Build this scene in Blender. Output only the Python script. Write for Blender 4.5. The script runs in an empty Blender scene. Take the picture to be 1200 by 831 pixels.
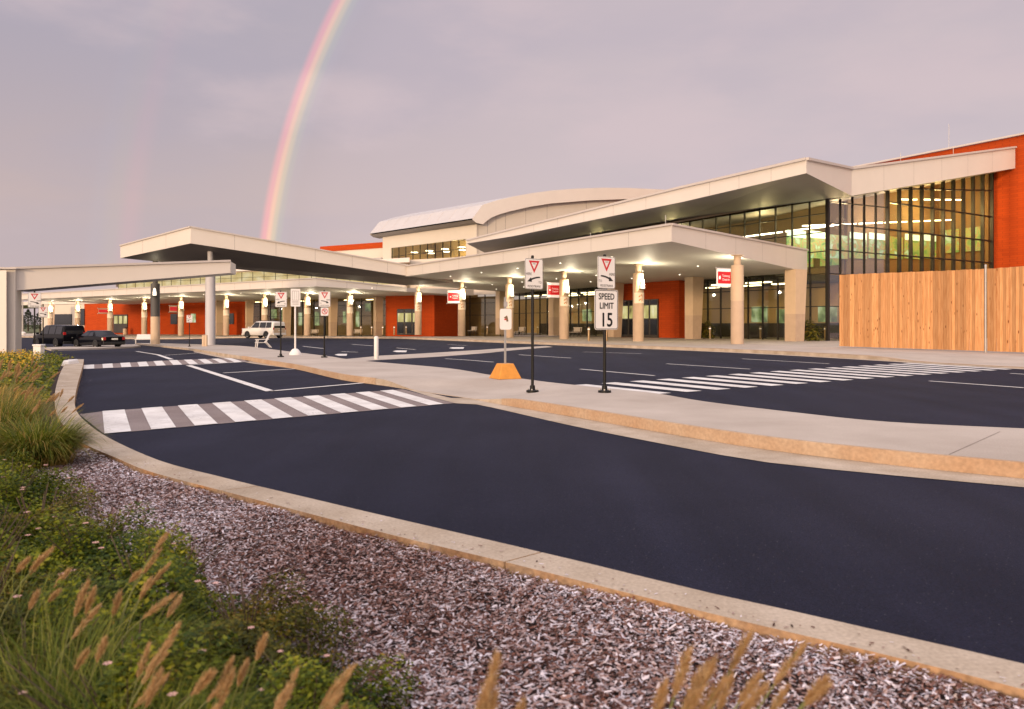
import bpy, bmesh, math, random
import numpy as np
from mathutils import Vector, Matrix
from mathutils.geometry import tessellate_polygon
random.seed(7); RNG = np.random.default_rng(11)
scene = bpy.context.scene
COL = scene.collection
R = math.radians
F = 880.0; HZ = 380.0; EYE = 1.4           # focal length in photo pixels, horizon row, eye height

# ------------------------------------------------------------------ frames
dX, dY = -0.522, 0.853                     # along the near facade (away from camera)
nX, nY = 0.853, 0.522                      # into the near facade
lX, lY = -0.86, 0.51                       # along the far-left facade
mX, mY = 0.51, 0.86
C0 = nX*9.25 + nY*55
Q0 = (-11.0, 88.0); C1 = mX*Q0[0] + mY*Q0[1]
def P(s, o): return (9.25 + s*dX + o*nX, 55 + s*dY + o*nY)
def Q(s, o): return (Q0[0] + s*lX + o*mX, Q0[1] + s*lY + o*mY)
def ray(px): return (px-600)/F
def on_off(px, o):
    r = ray(px); Y = (C0+o)/(nX*r+nY); return (r*Y, Y)
def on_left(px, o):
    r = ray(px); Y = (C1+o)/(mX*r+mY); return (r*Y, Y)
def on_Y(px, Y): return (ray(px)*Y, Y)
def ZZ(py, Y): return EYE + (HZ-py)/F*Y
def offs(x, y): return nX*(x-9.25) + nY*(y-55)
def sm(a, b, t):
    t = min(1, max(0, (t-a)/(b-a))); return t*t*(3-2*t)
def cl(t, a=0., b=1.): return min(b, max(a, t))
def zfun(x, y):
    zn = -0.05 - 0.58*cl((y-30)/34)
    zt = -0.41*cl((y-72)/31, 0, 1.2)
    w = sm(-27, -15, offs(x, y))
    return zn*(1-w) + zt*w
def gp(px, py, dz=0.0):                    # ground point seen at a photo pixel
    Y = F*1.4/(py-HZ)
    for _ in range(40):
        x = ray(px)*Y
        Y = 0.5*Y + 0.5*F*(EYE - zfun(x, Y) - dz)/(py-HZ)
    return (ray(px)*Y, Y)

# ------------------------------------------------------------------ materials
def new_mat(name):
    m = bpy.data.materials.new(name); m.use_nodes = True
    nt = m.node_tree; b = nt.nodes['Principled BSDF']
    return m, nt, b
def mat(name, col, rough=0.6, noise=0.0, scale=4.0, col2=None, bump=0.0, bscale=60.0, metal=0.0, spec=0.5, detail=5.0, stretch=None, coat=0.0):
    m, nt, b = new_mat(name)
    b.inputs['Roughness'].default_value = rough; b.inputs['Metallic'].default_value = metal
    b.inputs['Specular IOR Level'].default_value = spec
    b.inputs['Coat Weight'].default_value = coat
    N = nt.nodes; L = nt.links
    tc = N.new('ShaderNodeTexCoord')
    src = tc.outputs['Object']
    if stretch:
        mp = N.new('ShaderNodeMapping'); mp.inputs['Scale'].default_value = stretch
        L.new(src, mp.inputs['Vector']); src = mp.outputs['Vector']
    c1 = list(col)+[1]
    if col2 is None: col2 = [max(0, c*(1-noise)) for c in col]
    if noise > 0 or col2 is not None and tuple(col2) != tuple(col):
        n = N.new('ShaderNodeTexNoise'); n.inputs['Scale'].default_value = scale; n.inputs['Detail'].default_value = detail
        n.inputs['Roughness'].default_value = 0.65
        L.new(src, n.inputs['Vector'])
        r = N.new('ShaderNodeValToRGB')
        r.color_ramp.elements[0].position = 0.32; r.color_ramp.elements[1].position = 0.68
        r.color_ramp.elements[0].color = list(col2)+[1]; r.color_ramp.elements[1].color = c1
        L.new(n.outputs['Fac'], r.inputs['Fac']); L.new(r.outputs['Color'], b.inputs['Base Color'])
    else:
        b.inputs['Base Color'].default_value = c1
    if bump > 0:
        n2 = N.new('ShaderNodeTexNoise'); n2.inputs['Scale'].default_value = bscale; n2.inputs['Detail'].default_value = 4
        L.new(src, n2.inputs['Vector'])
        bp = N.new('ShaderNodeBump'); bp.inputs['Strength'].default_value = bump; bp.inputs['Distance'].default_value = 0.02
        L.new(n2.outputs['Fac'], bp.inputs['Height']); L.new(bp.outputs['Normal'], b.inputs['Normal'])
    return m
def mat_two(name, c_a, c_b, big, fine_a, fine, rough=0.8, bump=0.3, bscale=120.0, spec=.25):
    """large soft patches times a fine grain"""
    m, nt, b = new_mat(name); N = nt.nodes; L = nt.links
    b.inputs['Roughness'].default_value = rough; b.inputs['Specular IOR Level'].default_value = spec
    tc = N.new('ShaderNodeTexCoord')
    n1 = N.new('ShaderNodeTexNoise'); n1.inputs['Scale'].default_value = big; n1.inputs['Detail'].default_value = 6; n1.inputs['Roughness'].default_value = 0.6
    L.new(tc.outputs['Object'], n1.inputs['Vector'])
    r = N.new('ShaderNodeValToRGB'); r.color_ramp.elements[0].position = .35; r.color_ramp.elements[1].position = .65
    r.color_ramp.elements[0].color = list(c_a)+[1]; r.color_ramp.elements[1].color = list(c_b)+[1]
    L.new(n1.outputs['Fac'], r.inputs['Fac'])
    n2 = N.new('ShaderNodeTexNoise'); n2.inputs['Scale'].default_value = fine; n2.inputs['Detail'].default_value = 3
    L.new(tc.outputs['Object'], n2.inputs['Vector'])
    mr = N.new('ShaderNodeMapRange'); mr.inputs['From Min'].default_value = .3; mr.inputs['From Max'].default_value = .7
    mr.inputs['To Min'].default_value = 1-fine_a; mr.inputs['To Max'].default_value = 1+fine_a
    L.new(n2.outputs['Fac'], mr.inputs['Value'])
    mx = N.new('ShaderNodeVectorMath'); mx.operation = 'SCALE'
    L.new(r.outputs['Color'], mx.inputs[0]); L.new(mr.outputs['Result'], mx.inputs['Scale'])
    L.new(mx.outputs['Vector'], b.inputs['Base Color'])
    bn = N.new('ShaderNodeTexNoise'); bn.inputs['Scale'].default_value = bscale; bn.inputs['Detail'].default_value = 3
    L.new(tc.outputs['Object'], bn.inputs['Vector'])
    bp = N.new('ShaderNodeBump'); bp.inputs['Strength'].default_value = bump; bp.inputs['Distance'].default_value = 0.01
    L.new(bn.outputs['Fac'], bp.inputs['Height']); L.new(bp.outputs['Normal'], b.inputs['Normal'])
    return m
def mat_emit(name, col, strength):
    m, nt, b = new_mat(name)
    b.inputs['Base Color'].default_value = list(col)+[1]
    b.inputs['Emission Color'].default_value = list(col)+[1]; b.inputs['Emission Strength'].default_value = strength
    return m
def mat_attr(name, stops, rough=0.6, trans=0.0, spec=0.3):
    """colour chosen per leaf / blade / chip by a random number stored on the mesh"""
    m, nt, b = new_mat(name); N = nt.nodes; L = nt.links
    a = N.new('ShaderNodeAttribute'); a.attribute_name = 'rnd'
    r = N.new('ShaderNodeValToRGB'); cr = r.color_ramp
    while len(cr.elements) < len(stops): cr.elements.new(0.5)
    for e, (p, c) in zip(cr.elements, stops): e.position = p; e.color = list(c)+[1]
    L.new(a.outputs['Fac'], r.inputs['Fac']); L.new(r.outputs['Color'], b.inputs['Base Color'])
    b.inputs['Roughness'].default_value = rough; b.inputs['Specular IOR Level'].default_value = spec
    if trans > 0:
        t = N.new('ShaderNodeBsdfTranslucent'); L.new(r.outputs['Color'], t.inputs['Color'])
        mx = N.new('ShaderNodeMixShader'); mx.inputs['Fac'].default_value = trans
        L.new(b.outputs['BSDF'], mx.inputs[1]); L.new(t.outputs['BSDF'], mx.inputs[2])
        L.new(mx.outputs['Shader'], N['Material Output'].inputs['Surface'])
    return m
def mat_glass(name, tint, refl=1.0, base=0.04):
    m = bpy.data.materials.new(name); m.use_nodes = True; nt = m.node_tree; N = nt.nodes; L = nt.links
    N.remove(N['Principled BSDF'])
    tr = N.new('ShaderNodeBsdfTransparent'); tr.inputs['Color'].default_value = list(tint)+[1]
    gl = N.new('ShaderNodeBsdfGlossy'); gl.inputs['Roughness'].default_value = 0.03; gl.inputs['Color'].default_value = (.9,.92,1,1)
    lw_ = N.new('ShaderNodeLayerWeight'); lw_.inputs['Blend'].default_value = .5
    fr = N.new('ShaderNodeMath'); fr.operation = 'POWER'; fr.inputs[1].default_value = 4.0; L.new(lw_.outputs['Facing'], fr.inputs[0])
    mu = N.new('ShaderNodeMath'); mu.operation = 'MULTIPLY_ADD'; mu.inputs[1].default_value = refl; mu.inputs[2].default_value = base
    mu.use_clamp = True
    L.new(fr.outputs[0], mu.inputs[0])
    mx = N.new('ShaderNodeMixShader'); L.new(mu.outputs['Value'], mx.inputs['Fac'])
    L.new(tr.outputs['BSDF'], mx.inputs[1]); L.new(gl.outputs['BSDF'], mx.inputs[2])
    L.new(mx.outputs['Shader'], N['Material Output'].inputs['Surface'])
    return m
def mat_brick(name, c1, c2, mortar):
    m, nt, b = new_mat(name); N = nt.nodes; L = nt.links
    b.inputs['Roughness'].default_value = .9; b.inputs['Specular IOR Level'].default_value = .12
    tc = N.new('ShaderNodeTexCoord'); sx = N.new('ShaderNodeSeparateXYZ'); L.new(tc.outputs['Object'], sx.inputs[0])
    ad = N.new('ShaderNodeMath'); ad.operation = 'ADD'; L.new(sx.outputs['X'], ad.inputs[0]); L.new(sx.outputs['Y'], ad.inputs[1])
    cb = N.new('ShaderNodeCombineXYZ'); L.new(ad.outputs[0], cb.inputs['X']); L.new(sx.outputs['Z'], cb.inputs['Y'])
    br = N.new('ShaderNodeTexBrick'); L.new(cb.outputs[0], br.inputs['Vector'])
    br.inputs['Scale'].default_value = 1.0; br.inputs['Brick Width'].default_value = .4; br.inputs['Row Height'].default_value = .2
    br.inputs['Mortar Size'].default_value = .012
    br.inputs['Color1'].default_value = list(c1)+[1]; br.inputs['Color2'].default_value = list(c2)+[1]; br.inputs['Mortar'].default_value = list(mortar)+[1]
    L.new(br.outputs['Color'], b.inputs['Base Color'])
    return m
def mat_wood(name):
    m, nt, b = new_mat(name); N = nt.nodes; L = nt.links
    b.inputs['Roughness'].default_value = .75; b.inputs['Specular IOR Level'].default_value = .2
    at = N.new('ShaderNodeAttribute'); at.attribute_name = 'rnd'
    tc = N.new('ShaderNodeTexCoord')
    off = N.new('ShaderNodeVectorMath'); off.operation = 'MULTIPLY_ADD'
    off.inputs[1].default_value = (0,0,0)
    cb = N.new('ShaderNodeCombineXYZ'); mu = N.new('ShaderNodeMath'); mu.operation = 'MULTIPLY'; mu.inputs[1].default_value = 37.0
    L.new(at.outputs['Fac'], mu.inputs[0]); L.new(mu.outputs[0], cb.inputs['Z'])
    add = N.new('ShaderNodeVectorMath'); add.operation = 'ADD'; L.new(tc.outputs['Object'], add.inputs[0]); L.new(cb.outputs[0], add.inputs[1])
    mp = N.new('ShaderNodeMapping'); mp.inputs['Scale'].default_value = (9,9,.5); L.new(add.outputs[0], mp.inputs['Vector'])
    n = N.new('ShaderNodeTexNoise'); n.inputs['Scale'].default_value = 3; n.inputs['Detail'].default_value = 5; L.new(mp.outputs[0], n.inputs['Vector'])
    r = N.new('ShaderNodeValToRGB'); r.color_ramp.elements[0].position = .3; r.color_ramp.elements[1].position = .75
    r.color_ramp.elements[0].color = (.49,.22,.08,1); r.color_ramp.elements[1].color = (.70,.385,.175,1)
    L.new(n.outputs['Fac'], r.inputs['Fac'])
    # knots
    mp2 = N.new('ShaderNodeMapping'); mp2.inputs['Scale'].default_value = (5.5,5.5,1.7); L.new(add.outputs[0], mp2.inputs['Vector'])
    v = N.new('ShaderNodeTexVoronoi'); v.inputs['Scale'].default_value = 1.0; L.new(mp2.outputs[0], v.inputs['Vector'])
    kr = N.new('ShaderNodeValToRGB'); kr.color_ramp.elements[0].position = .08; kr.color_ramp.elements[1].position = .15
    kr.color_ramp.elements[0].color = (.27,.15,.09,1); kr.color_ramp.elements[1].color = (1,1,1,1)
    L.new(v.outputs['Distance'], kr.inputs['Fac'])
    mm = N.new('ShaderNodeMix'); mm.data_type = 'RGBA'; mm.blend_type = 'MULTIPLY'; mm.inputs['Factor'].default_value = 1
    L.new(r.outputs['Color'], mm.inputs[6]); L.new(kr.outputs['Color'], mm.inputs[7])
    # board to board
    mr = N.new('ShaderNodeMapRange'); mr.inputs['To Min'].default_value = .70; mr.inputs['To Max'].default_value = 1.22
    L.new(at.outputs['Fac'], mr.inputs['Value'])
    sc = N.new('ShaderNodeVectorMath'); sc.operation = 'SCALE'; L.new(mm.outputs[2], sc.inputs[0]); L.new(mr.outputs[0], sc.inputs['Scale'])
    L.new(sc.outputs[0], b.inputs['Base Color'])
    return m

M = {}
M['asphalt'] = mat_two('asphalt', (.012,.013,.027), (.019,.020,.037), .35, .30, 90, rough=.8, bump=.35, bscale=160, spec=.12)
M['asphalt_light'] = mat_two('asphalt_weathered', (.19,.150,.145), (.25,.205,.195), .8, .4, 70, rough=.9, bump=.4, bscale=140)
M['concrete'] = mat_two('concrete', (.37,.315,.27), (.46,.40,.35), .5, .10, 60, rough=.9, bump=.12, bscale=80)
M['kerb_concrete'] = mat_two('kerb_concrete', (.34,.27,.20), (.47,.39,.31), 1.6, .14, 50, rough=.9, bump=.2, bscale=70)
M['kerb_paint'] = mat_two('faded_kerb_paint', (.385,.245,.15), (.45,.335,.235), 0.9, .13, 25, rough=.85, bump=.2, bscale=60)
M['joint'] = mat('joint_filler', (.20,.165,.14), .9)
M['white_paint'] = mat_two('road_paint', (.62,.60,.58), (.80,.78,.76), 1.5, .08, 60, rough=.7, bump=.15, bscale=120)
def mat_paint():
    m, nt, b = new_mat('worn_road_paint'); N = nt.nodes; L = nt.links
    b.inputs['Roughness'].default_value = .75; b.inputs['Specular IOR Level'].default_value = .2
    tc = N.new('ShaderNodeTexCoord')
    def nz(sc, det): 
        n = N.new('ShaderNodeTexNoise'); n.inputs['Scale'].default_value = sc; n.inputs['Detail'].default_value = det; n.inputs['Roughness'].default_value = .7; L.new(tc.outputs['Object'], n.inputs['Vector']); return n.outputs['Fac']
    r = N.new('ShaderNodeValToRGB'); r.color_ramp.elements[0].position = .3; r.color_ramp.elements[1].position = .7
    r.color_ramp.elements[0].color = (.52,.49,.47,1); r.color_ramp.elements[1].color = (.76,.74,.72,1); L.new(nz(1.7,5), r.inputs['Fac'])
    w_ = N.new('ShaderNodeMath'); w_.operation = 'MULTIPLY_ADD'; w_.inputs[1].default_value = .45; L.new(nz(1.1,3), w_.inputs[0]); L.new(nz(26,6), w_.inputs[2])
    mr = N.new('ShaderNodeMapRange'); mr.inputs['From Min'].default_value = .84; mr.inputs['From Max'].default_value = .93; L.new(w_.outputs[0], mr.inputs['Value'])
    mx = N.new('ShaderNodeMix'); mx.data_type = 'RGBA'; L.new(mr.outputs[0], mx.inputs['Factor']); L.new(r.outputs['Color'], mx.inputs[6]); mx.inputs[7].default_value = (.12,.11,.12,1)
    L.new(mx.outputs[2], b.inputs['Base Color']); return m
M['white_paint'] = mat_paint()
def mat_asphalt():
    m, nt, b = new_mat('fresh_asphalt'); N = nt.nodes; L = nt.links
    b.inputs['Roughness'].default_value = .8; b.inputs['Specular IOR Level'].default_value = .12
    tc = N.new('ShaderNodeTexCoord')
    def nz(sc, det, vec=None, ro=.6):
        n = N.new('ShaderNodeTexNoise'); n.inputs['Scale'].default_value = sc; n.inputs['Detail'].default_value = det; n.inputs['Roughness'].default_value = ro; L.new(vec or tc.outputs['Object'], n.inputs['Vector']); return n.outputs['Fac']
    mp = N.new('ShaderNodeMapping'); mp.inputs['Rotation'].default_value = (0,0,R(-31.5)); mp.inputs['Scale'].default_value = (1.0,.07,1); L.new(tc.outputs['Object'], mp.inputs['Vector'])
    def ramp(f, a, ca, b_, cb):
        r = N.new('ShaderNodeValToRGB'); r.color_ramp.elements[0].position = a; r.color_ramp.elements[1].position = b_; r.color_ramp.elements[0].color = ca+(1,); r.color_ramp.elements[1].color = cb+(1,); L.new(f, r.inputs['Fac']); return r.outputs['Color']
    def mul(a, c):
        x = N.new('ShaderNodeMix'); x.data_type = 'RGBA'; x.blend_type = 'MULTIPLY'; x.inputs['Factor'].default_value = 1; L.new(a, x.inputs[6]); L.new(c, x.inputs[7]); return x.outputs[2]
    col = ramp(nz(.4,6), .34, (.0100,.0112,.0250), .68, (.0160,.0172,.0345))
    col = mul(col, ramp(nz(1.3,5,mp.outputs[0],.6), .35, (.78,.78,.80), .72, (1.22,1.20,1.18)))
    col = mul(col, ramp(nz(75,3), .30, (.55,.55,.56), .70, (1.5,1.48,1.45)))
    v = N.new('ShaderNodeTexVoronoi'); v.inputs['Scale'].default_value = 22; L.new(tc.outputs['Object'], v.inputs['Vector'])
    sp = ramp(v.outputs['Distance'], .05, (1,1,1), .10, (0,0,0)); spm = N.new('ShaderNodeMix'); spm.data_type = 'RGBA'; spm.blend_type = 'ADD'; spm.inputs['Factor'].default_value = .09
    L.new(col, spm.inputs[6]); L.new(sp, spm.inputs[7]); L.new(spm.outputs[2], b.inputs['Base Color'])
    bp = N.new('ShaderNodeBump'); bp.inputs['Strength'].default_value = .5; bp.inputs['Distance'].default_value = .008; L.new(nz(120,3), bp.inputs['Height']); L.new(bp.outputs['Normal'], b.inputs['Normal'])
    return m
M['asphalt'] = mat_asphalt()
M['kerb_side'] = mat_two('soil_stained_concrete', (.30,.16,.075), (.42,.29,.18), 3.0, .25, 30, rough=.9, bump=.3, bscale=60)
M['soil'] = mat('soil', (.040,.020,.018), .95, noise=.5, scale=6, bump=.6, bscale=25)
M['field'] = mat('field_grass', (.10,.11,.035), .95, noise=.45, scale=.15)
M['panel'] = mat('pale_metal_panel', (.64,.585,.53), .5, noise=.05, scale=.4)
M['soffit'] = mat('soffit_panel', (.60,.60,.55), .6, noise=.06, scale=.5)
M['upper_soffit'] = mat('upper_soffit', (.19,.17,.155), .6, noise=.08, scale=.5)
M['roof_metal'] = mat('standing_seam_metal', (.47,.45,.46), .5, noise=.08, scale=.6)
M['wall_panel'] = mat('ivory_wall_panel', (.58,.52,.44), .6, noise=.05, scale=.6)
M['red'] = mat_brick('red_masonry', (.43,.060,.010), (.37,.050,.009), (.30,.042,.009))
M['column'] = mat('cast_column', (.58,.43,.29), .7, noise=.10, scale=1.5)
M['column_base'] = mat('column_base_band', (.50,.365,.26), .75, noise=.12, scale=2)
M['dark_metal'] = mat('dark_bronze_metal', (.035,.028,.022), .4)
M['mullion'] = mat('mullion_metal', (.022,.018,.014), .45, spec=.25)
M['black_pole'] = mat('black_powdercoat', (.006,.0055,.005), .45, noise=.2, scale=8, spec=.25)
M['galv'] = mat('galvanised_steel', (.42,.40,.38), .45, noise=.15, scale=10, metal=.4)
M['sign_white'] = mat('sign_sheeting', (.78,.75,.72), .4, noise=.04, scale=3)
M['sign_red'] = mat('sign_red', (.55,.02,.025), .4)
M['sign_black'] = mat('sign_black', (.012,.012,.012), .4)
M['hang_red'] = mat_emit('lit_red_sign_face', (.55,.012,.02), .25)
M['notice'] = mat_emit('notice_panel', (.80,.66,.50), .16)
M['hang_white'] = mat_emit('lit_white_sign_face', (.85,.80,.76), .35)
M['orange_base'] = mat('faded_orange_plastic', (.62,.26,.035), .6, noise=.2, scale=6)
M['white_plastic'] = mat('white_plastic', (.72,.69,.66), .5, noise=.06, scale=5)
M['grey_metal'] = mat('grey_metal', (.40,.37,.36), .5, noise=.1, scale=5)
M['fence'] = mat_wood('new_cedar_boards')
M['lamp_glow'] = mat_emit('lamp_diffuser', (1.0,.90,.74), 1.0)
M['downlight'] = mat_emit('downlight_lens', (1.0,.9,.72), 3.0)
M['strip'] = mat_emit('fluorescent_strip', (1.0,.92,.75), 7.0)
M['ceil_light'] = mat_emit('ceiling_panel_light', (1.0,.82,.50), 7.0)
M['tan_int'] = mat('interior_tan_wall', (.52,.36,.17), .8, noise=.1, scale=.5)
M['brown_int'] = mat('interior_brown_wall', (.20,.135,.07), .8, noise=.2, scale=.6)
M['dark_int'] = mat('interior_dark', (.03,.025,.02), .7)
M['int_floor'] = mat('interior_floor', (.14,.12,.10), .4)
M['glass'] = mat_glass('clear_glass', (.86,.86,.78), .45, .03)
M['glass_blue'] = mat_glass('tinted_glass', (.84,.80,.78), 1.0, .08)
M['glass_dark'] = mat_glass('smoked_glass', (.90,.84,.68), .4, .02)
M['green_lit'] = mat_emit('lit_green_window', (.42,.75,.30), 1.1)
M['yellow_lit'] = mat_emit('lit_yellow_window', (.95,.78,.36), 1.0)
M['pale_lit'] = mat_emit('lit_pale_window', (.62,.85,.72), 1.3)
M['orange_lit'] = mat_emit('lit_orange_window', (.75,.45,.13), .8)
M['car_black'] = mat('black_car_paint', (.0025,.0025,.004), .16, spec=.16, coat=0)
M['car_white'] = mat('white_car_paint', (.72,.68,.63), .3, coat=.8)
M['car_glass'] = mat('car_glass', (.012,.014,.02), .08)
M['tyre'] = mat('tyre_rubber', (.012,.012,.012), .8)
M['rim'] = mat('alloy_rim', (.45,.44,.43), .3, metal=.8)
M['tail'] = mat('tail_lamp', (.35,.01,.01), .2)
M['head'] = mat('head_lamp', (.6,.6,.58), .15)
M['plate'] = mat('number_plate', (.7,.68,.6), .4)
M['bench'] = mat('bench_slats', (.50,.42,.34), .6, noise=.15, scale=6)
M['leaf'] = mat_attr('shrub_leaf', [(0,(.010,.026,.004)),(.35,(.040,.070,.006)),(.66,(.18,.21,.010)),(.88,(.33,.30,.02)),(1,(.34,.17,.03))], .5, .3, .2)
M['leaf_olive'] = mat_attr('olive_leaf', [(0,(.014,.020,.004)),(.4,(.060,.064,.008)),(.75,(.19,.16,.016)),(1,(.28,.12,.03))], .55, .3, .2)
M['blade'] = mat_attr('grass_blade', [(0,(.030,.055,.005)),(.45,(.105,.145,.010)),(.8,(.26,.27,.03)),(1,(.46,.36,.12))], .5, .35, .25)
M['blade_dry'] = mat_attr('dry_grass_blade', [(0,(.16,.15,.02)),(.5,(.42,.28,.07)),(1,(.66,.44,.17))], .6, .35, .2)
M['plume'] = mat_attr('grass_plume', [(0,(.36,.20,.085)),(.6,(.55,.35,.16)),(1,(.70,.53,.31))], .7, .45, .2)
M['yellow_flower'] = mat_attr('yellow_petal', [(0,(.40,.20,.015)),(.6,(.58,.36,.02)),(1,(.66,.46,.06))], .6, .3, .2)
M['pink_flower'] = mat('pink_petal', (.62,.38,.34), .6)
M['stem'] = mat('green_stem', (.12,.13,.03), .6)
M['bark'] = mat('bark', (.09,.06,.04), .9, noise=.4, scale=8)
M['conifer'] = mat_attr('conifer_needles', [(0,(.012,.022,.010)),(1,(.035,.05,.02))], .7, .1)
M['mulch'] = mat_attr('wood_chip', [(0,(.025,.010,.008)),(.36,(.15,.060,.042)),(.60,(.33,.22,.20)),(.8,(.52,.46,.49)),(1,(.74,.69,.76))], .8, 0, .2)

# ------------------------------------------------------------------ object helpers
def tag(o, label=None, cat=None, group=None, kind=None):
    if label: o['label'] = label
    if cat: o['category'] = cat
    if group: o['group'] = group
    if kind: o['kind'] = kind
    return o
def empty(name, loc=(0,0,0), rz=0.0):
    o = bpy.data.objects.new(name, None); COL.objects.link(o)
    o.location = loc; o.rotation_euler = (0,0,rz); o.empty_display_size = .3
    return o
def copy_tree(o, parent=None, keep_light=True):
    c = o.copy(); COL.objects.link(c)
    if parent is not None: c.parent = parent
    for ch in list(o.children): copy_tree(ch, c)
    return c
class MB:
    def __init__(s): s.v = []; s.f = []; s.mi = []
    def add(s, vs, fs, mi=0):
        k = len(s.v); s.v += [tuple(v) for v in vs]
        for f in fs: s.f.append([i+k for i in f]); s.mi.append(mi)
        return s
    def box(s, x0, x1, y0, y1, z0, z1, mi=0):
        vs = [(x0,y0,z0),(x1,y0,z0),(x1,y1,z0),(x0,y1,z0),(x0,y0,z1),(x1,y0,z1),(x1,y1,z1),(x0,y1,z1)]
        return s.add(vs, [(3,2,1,0),(4,5,6,7),(0,1,5,4),(1,2,6,5),(2,3,7,6),(3,0,4,7)], mi)
    def hexa(s, b, t, mi=0, mtop=None, mbot=None):
        """b: 4 bottom corners ccw seen from above, t: 4 top corners"""
        n = len(b); vs = list(b)+list(t)
        s.add(vs, [list(range(n-1,-1,-1))], mi if mbot is None else mbot)
        k = len(s.v)-2*n
        s.f.append([k+n+i for i in range(n)]); s.mi.append(mi if mtop is None else mtop)
        for i in range(n):
            j = (i+1) % n; s.f.append([k+i,k+j,k+n+j,k+n+i]); s.mi.append(mi)
        return s
    def prism(s, pts, z0, z1, mi=0, mbot=None):
        return s.hexa([(p[0],p[1],z0) for p in pts], [(p[0],p[1],z1) for p in pts], mi, None, mbot)
    def wall(s, a, b, z0, z1, th, mi=0, nrm=None):
        """upright slab from a to b; thickness centred"""
        ax, ay = a[:2]; bx, by = b[:2]; L = math.hypot(bx-ax, by-ay); ux, uy = (bx-ax)/L, (by-ay)/L
        px, py = -uy*th/2, ux*th/2
        z0a, z0b = z0 if isinstance(z0, (tuple,list)) else (z0, z0)
        z1a, z1b = z1 if isinstance(z1, (tuple,list)) else (z1, z1)
        return s.hexa([(ax-px,ay-py,z0a),(bx-px,by-py,z0b),(bx+px,by+py,z0b),(ax+px,ay+py,z0a)],
                      [(ax-px,ay-py,z1a),(bx-px,by-py,z1b),(bx+px,by+py,z1b),(ax+px,ay+py,z1a)], mi)
    def beam(s, p, q, w, h=None, mi=0):
        p = Vector(p); q = Vector(q); h = h or w; d = (q-p).normalized()
        up = Vector((0,0,1)) if abs(d.z) < .95 else Vector((1,0,0))
        a = d.cross(up).normalized(); u = a.cross(d).normalized()
        c = [(-w/2,-h/2),(w/2,-h/2),(w/2,h/2),(-w/2,h/2)]
        vs = [p+a*x+u*y for x,y in c]+[q+a*x+u*y for x,y in c]
        return s.add(vs, [(3,2,1,0),(4,5,6,7),(0,1,5,4),(1,2,6,5),(2,3,7,6),(3,0,4,7)], mi)
    def tube(s, pts, rad, n=8, mi=0, cap=True):
        pts = [Vector(p) for p in pts]
        if not isinstance(rad, (list,tuple)): rad = [rad]*len(pts)
        k = len(s.v)
        for i, p in enumerate(pts):
            d = (pts[min(i+1,len(pts)-1)]-pts[max(i-1,0)]).normalized()
            up = Vector((0,0,1)) if abs(d.z) < .9 else Vector((1,0,0))
            a = d.cross(up).normalized(); u = a.cross(d).normalized()
            for j in range(n):
                t = 2*math.pi*j/n; s.v.append(tuple(p+a*math.cos(t)*rad[i]+u*math.sin(t)*rad[i]))
        for i in range(len(pts)-1):
            for j in range(n):
                jj = (j+1) % n; s.f.append([k+i*n+j,k+i*n+jj,k+(i+1)*n+jj,k+(i+1)*n+j]); s.mi.append(mi)
        if cap:
            s.f.append([k+j for j in range(n-1,-1,-1)]); s.mi.append(mi)
            e = k+(len(pts)-1)*n; s.f.append([e+j for j in range(n)]); s.mi.append(mi)
        return s
    def lathe(s, prof, n=24, mi=0, cx=0, cy=0):
        k = len(s.v)
        for r_, z in prof:
            for j in range(n):
                t = 2*math.pi*j/n; s.v.append((cx+r_*math.cos(t), cy+r_*math.sin(t), z))
        for i in range(len(prof)-1):
            for j in range(n):
                jj = (j+1) % n; s.f.append([k+i*n+j,k+i*n+jj,k+(i+1)*n+jj,k+(i+1)*n+j]); s.mi.append(mi)
        s.f.append([k+j for j in range(n-1,-1,-1)]); s.mi.append(mi)
        e = k+(len(prof)-1)*n; s.f.append([e+j for j in range(n)]); s.mi.append(mi)
        return s
    def build(s, name, mats, parent=None, smooth=False, rnd=None, bevel=0.0, loc=None):
        me = bpy.data.meshes.new(name)
        vs = s.v
        me.from_pydata(vs, [], s.f)
        mats = mats if isinstance(mats, (list,tuple)) else [mats]
        for m_ in mats: me.materials.append(m_)
        me.polygons.foreach_set('material_index', s.mi)
        if rnd is not None:
            a = me.attributes.new('rnd','FLOAT','POINT'); a.data.foreach_set('value', np.asarray(rnd, dtype=np.float32))
        bm = bmesh.new(); bm.from_mesh(me); bmesh.ops.recalc_face_normals(bm, faces=bm.faces); bm.to_mesh(me); bm.free()
        if smooth:
            me.polygons.foreach_set('use_smooth', [True]*len(me.polygons)); 
            me.set_sharp_from_angle(angle=R(40))
        me.update()
        o = bpy.data.objects.new(name, me); COL.objects.link(o)
        if parent is not None:
            o.parent = parent
        if bevel > 0:
            bv = o.modifiers.new('bevel','BEVEL'); bv.width = bevel; bv.segments = 2; bv.limit_method = 'ANGLE'; bv.angle_limit = R(35)
        return o
def np_mesh(name, V, nper, mats, parent=None, rnd=None):
    """V: (n, k, 3) arrays of k-gon faces"""
    n, k = V.shape[0], V.shape[1]
    me = bpy.data.meshes.new(name)
    me.vertices.add(n*k); me.vertices.foreach_set('co', V.reshape(-1).astype(np.float32))
    me.loops.add(n*k); me.loops.foreach_set('vertex_index', np.arange(n*k, dtype=np.int32))
    me.polygons.add(n); me.polygons.foreach_set('loop_start', np.arange(0, n*k, k, dtype=np.int32))
    me.update(calc_edges=True)
    me.materials.append(mats)
    if rnd is not None:
        a = me.attributes.new('rnd','FLOAT','POINT'); a.data.foreach_set('value', np.repeat(rnd, k).astype(np.float32))
    o = bpy.data.objects.new(name, me); COL.objects.link(o)
    if parent is not None: o.parent = parent
    return o
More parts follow.
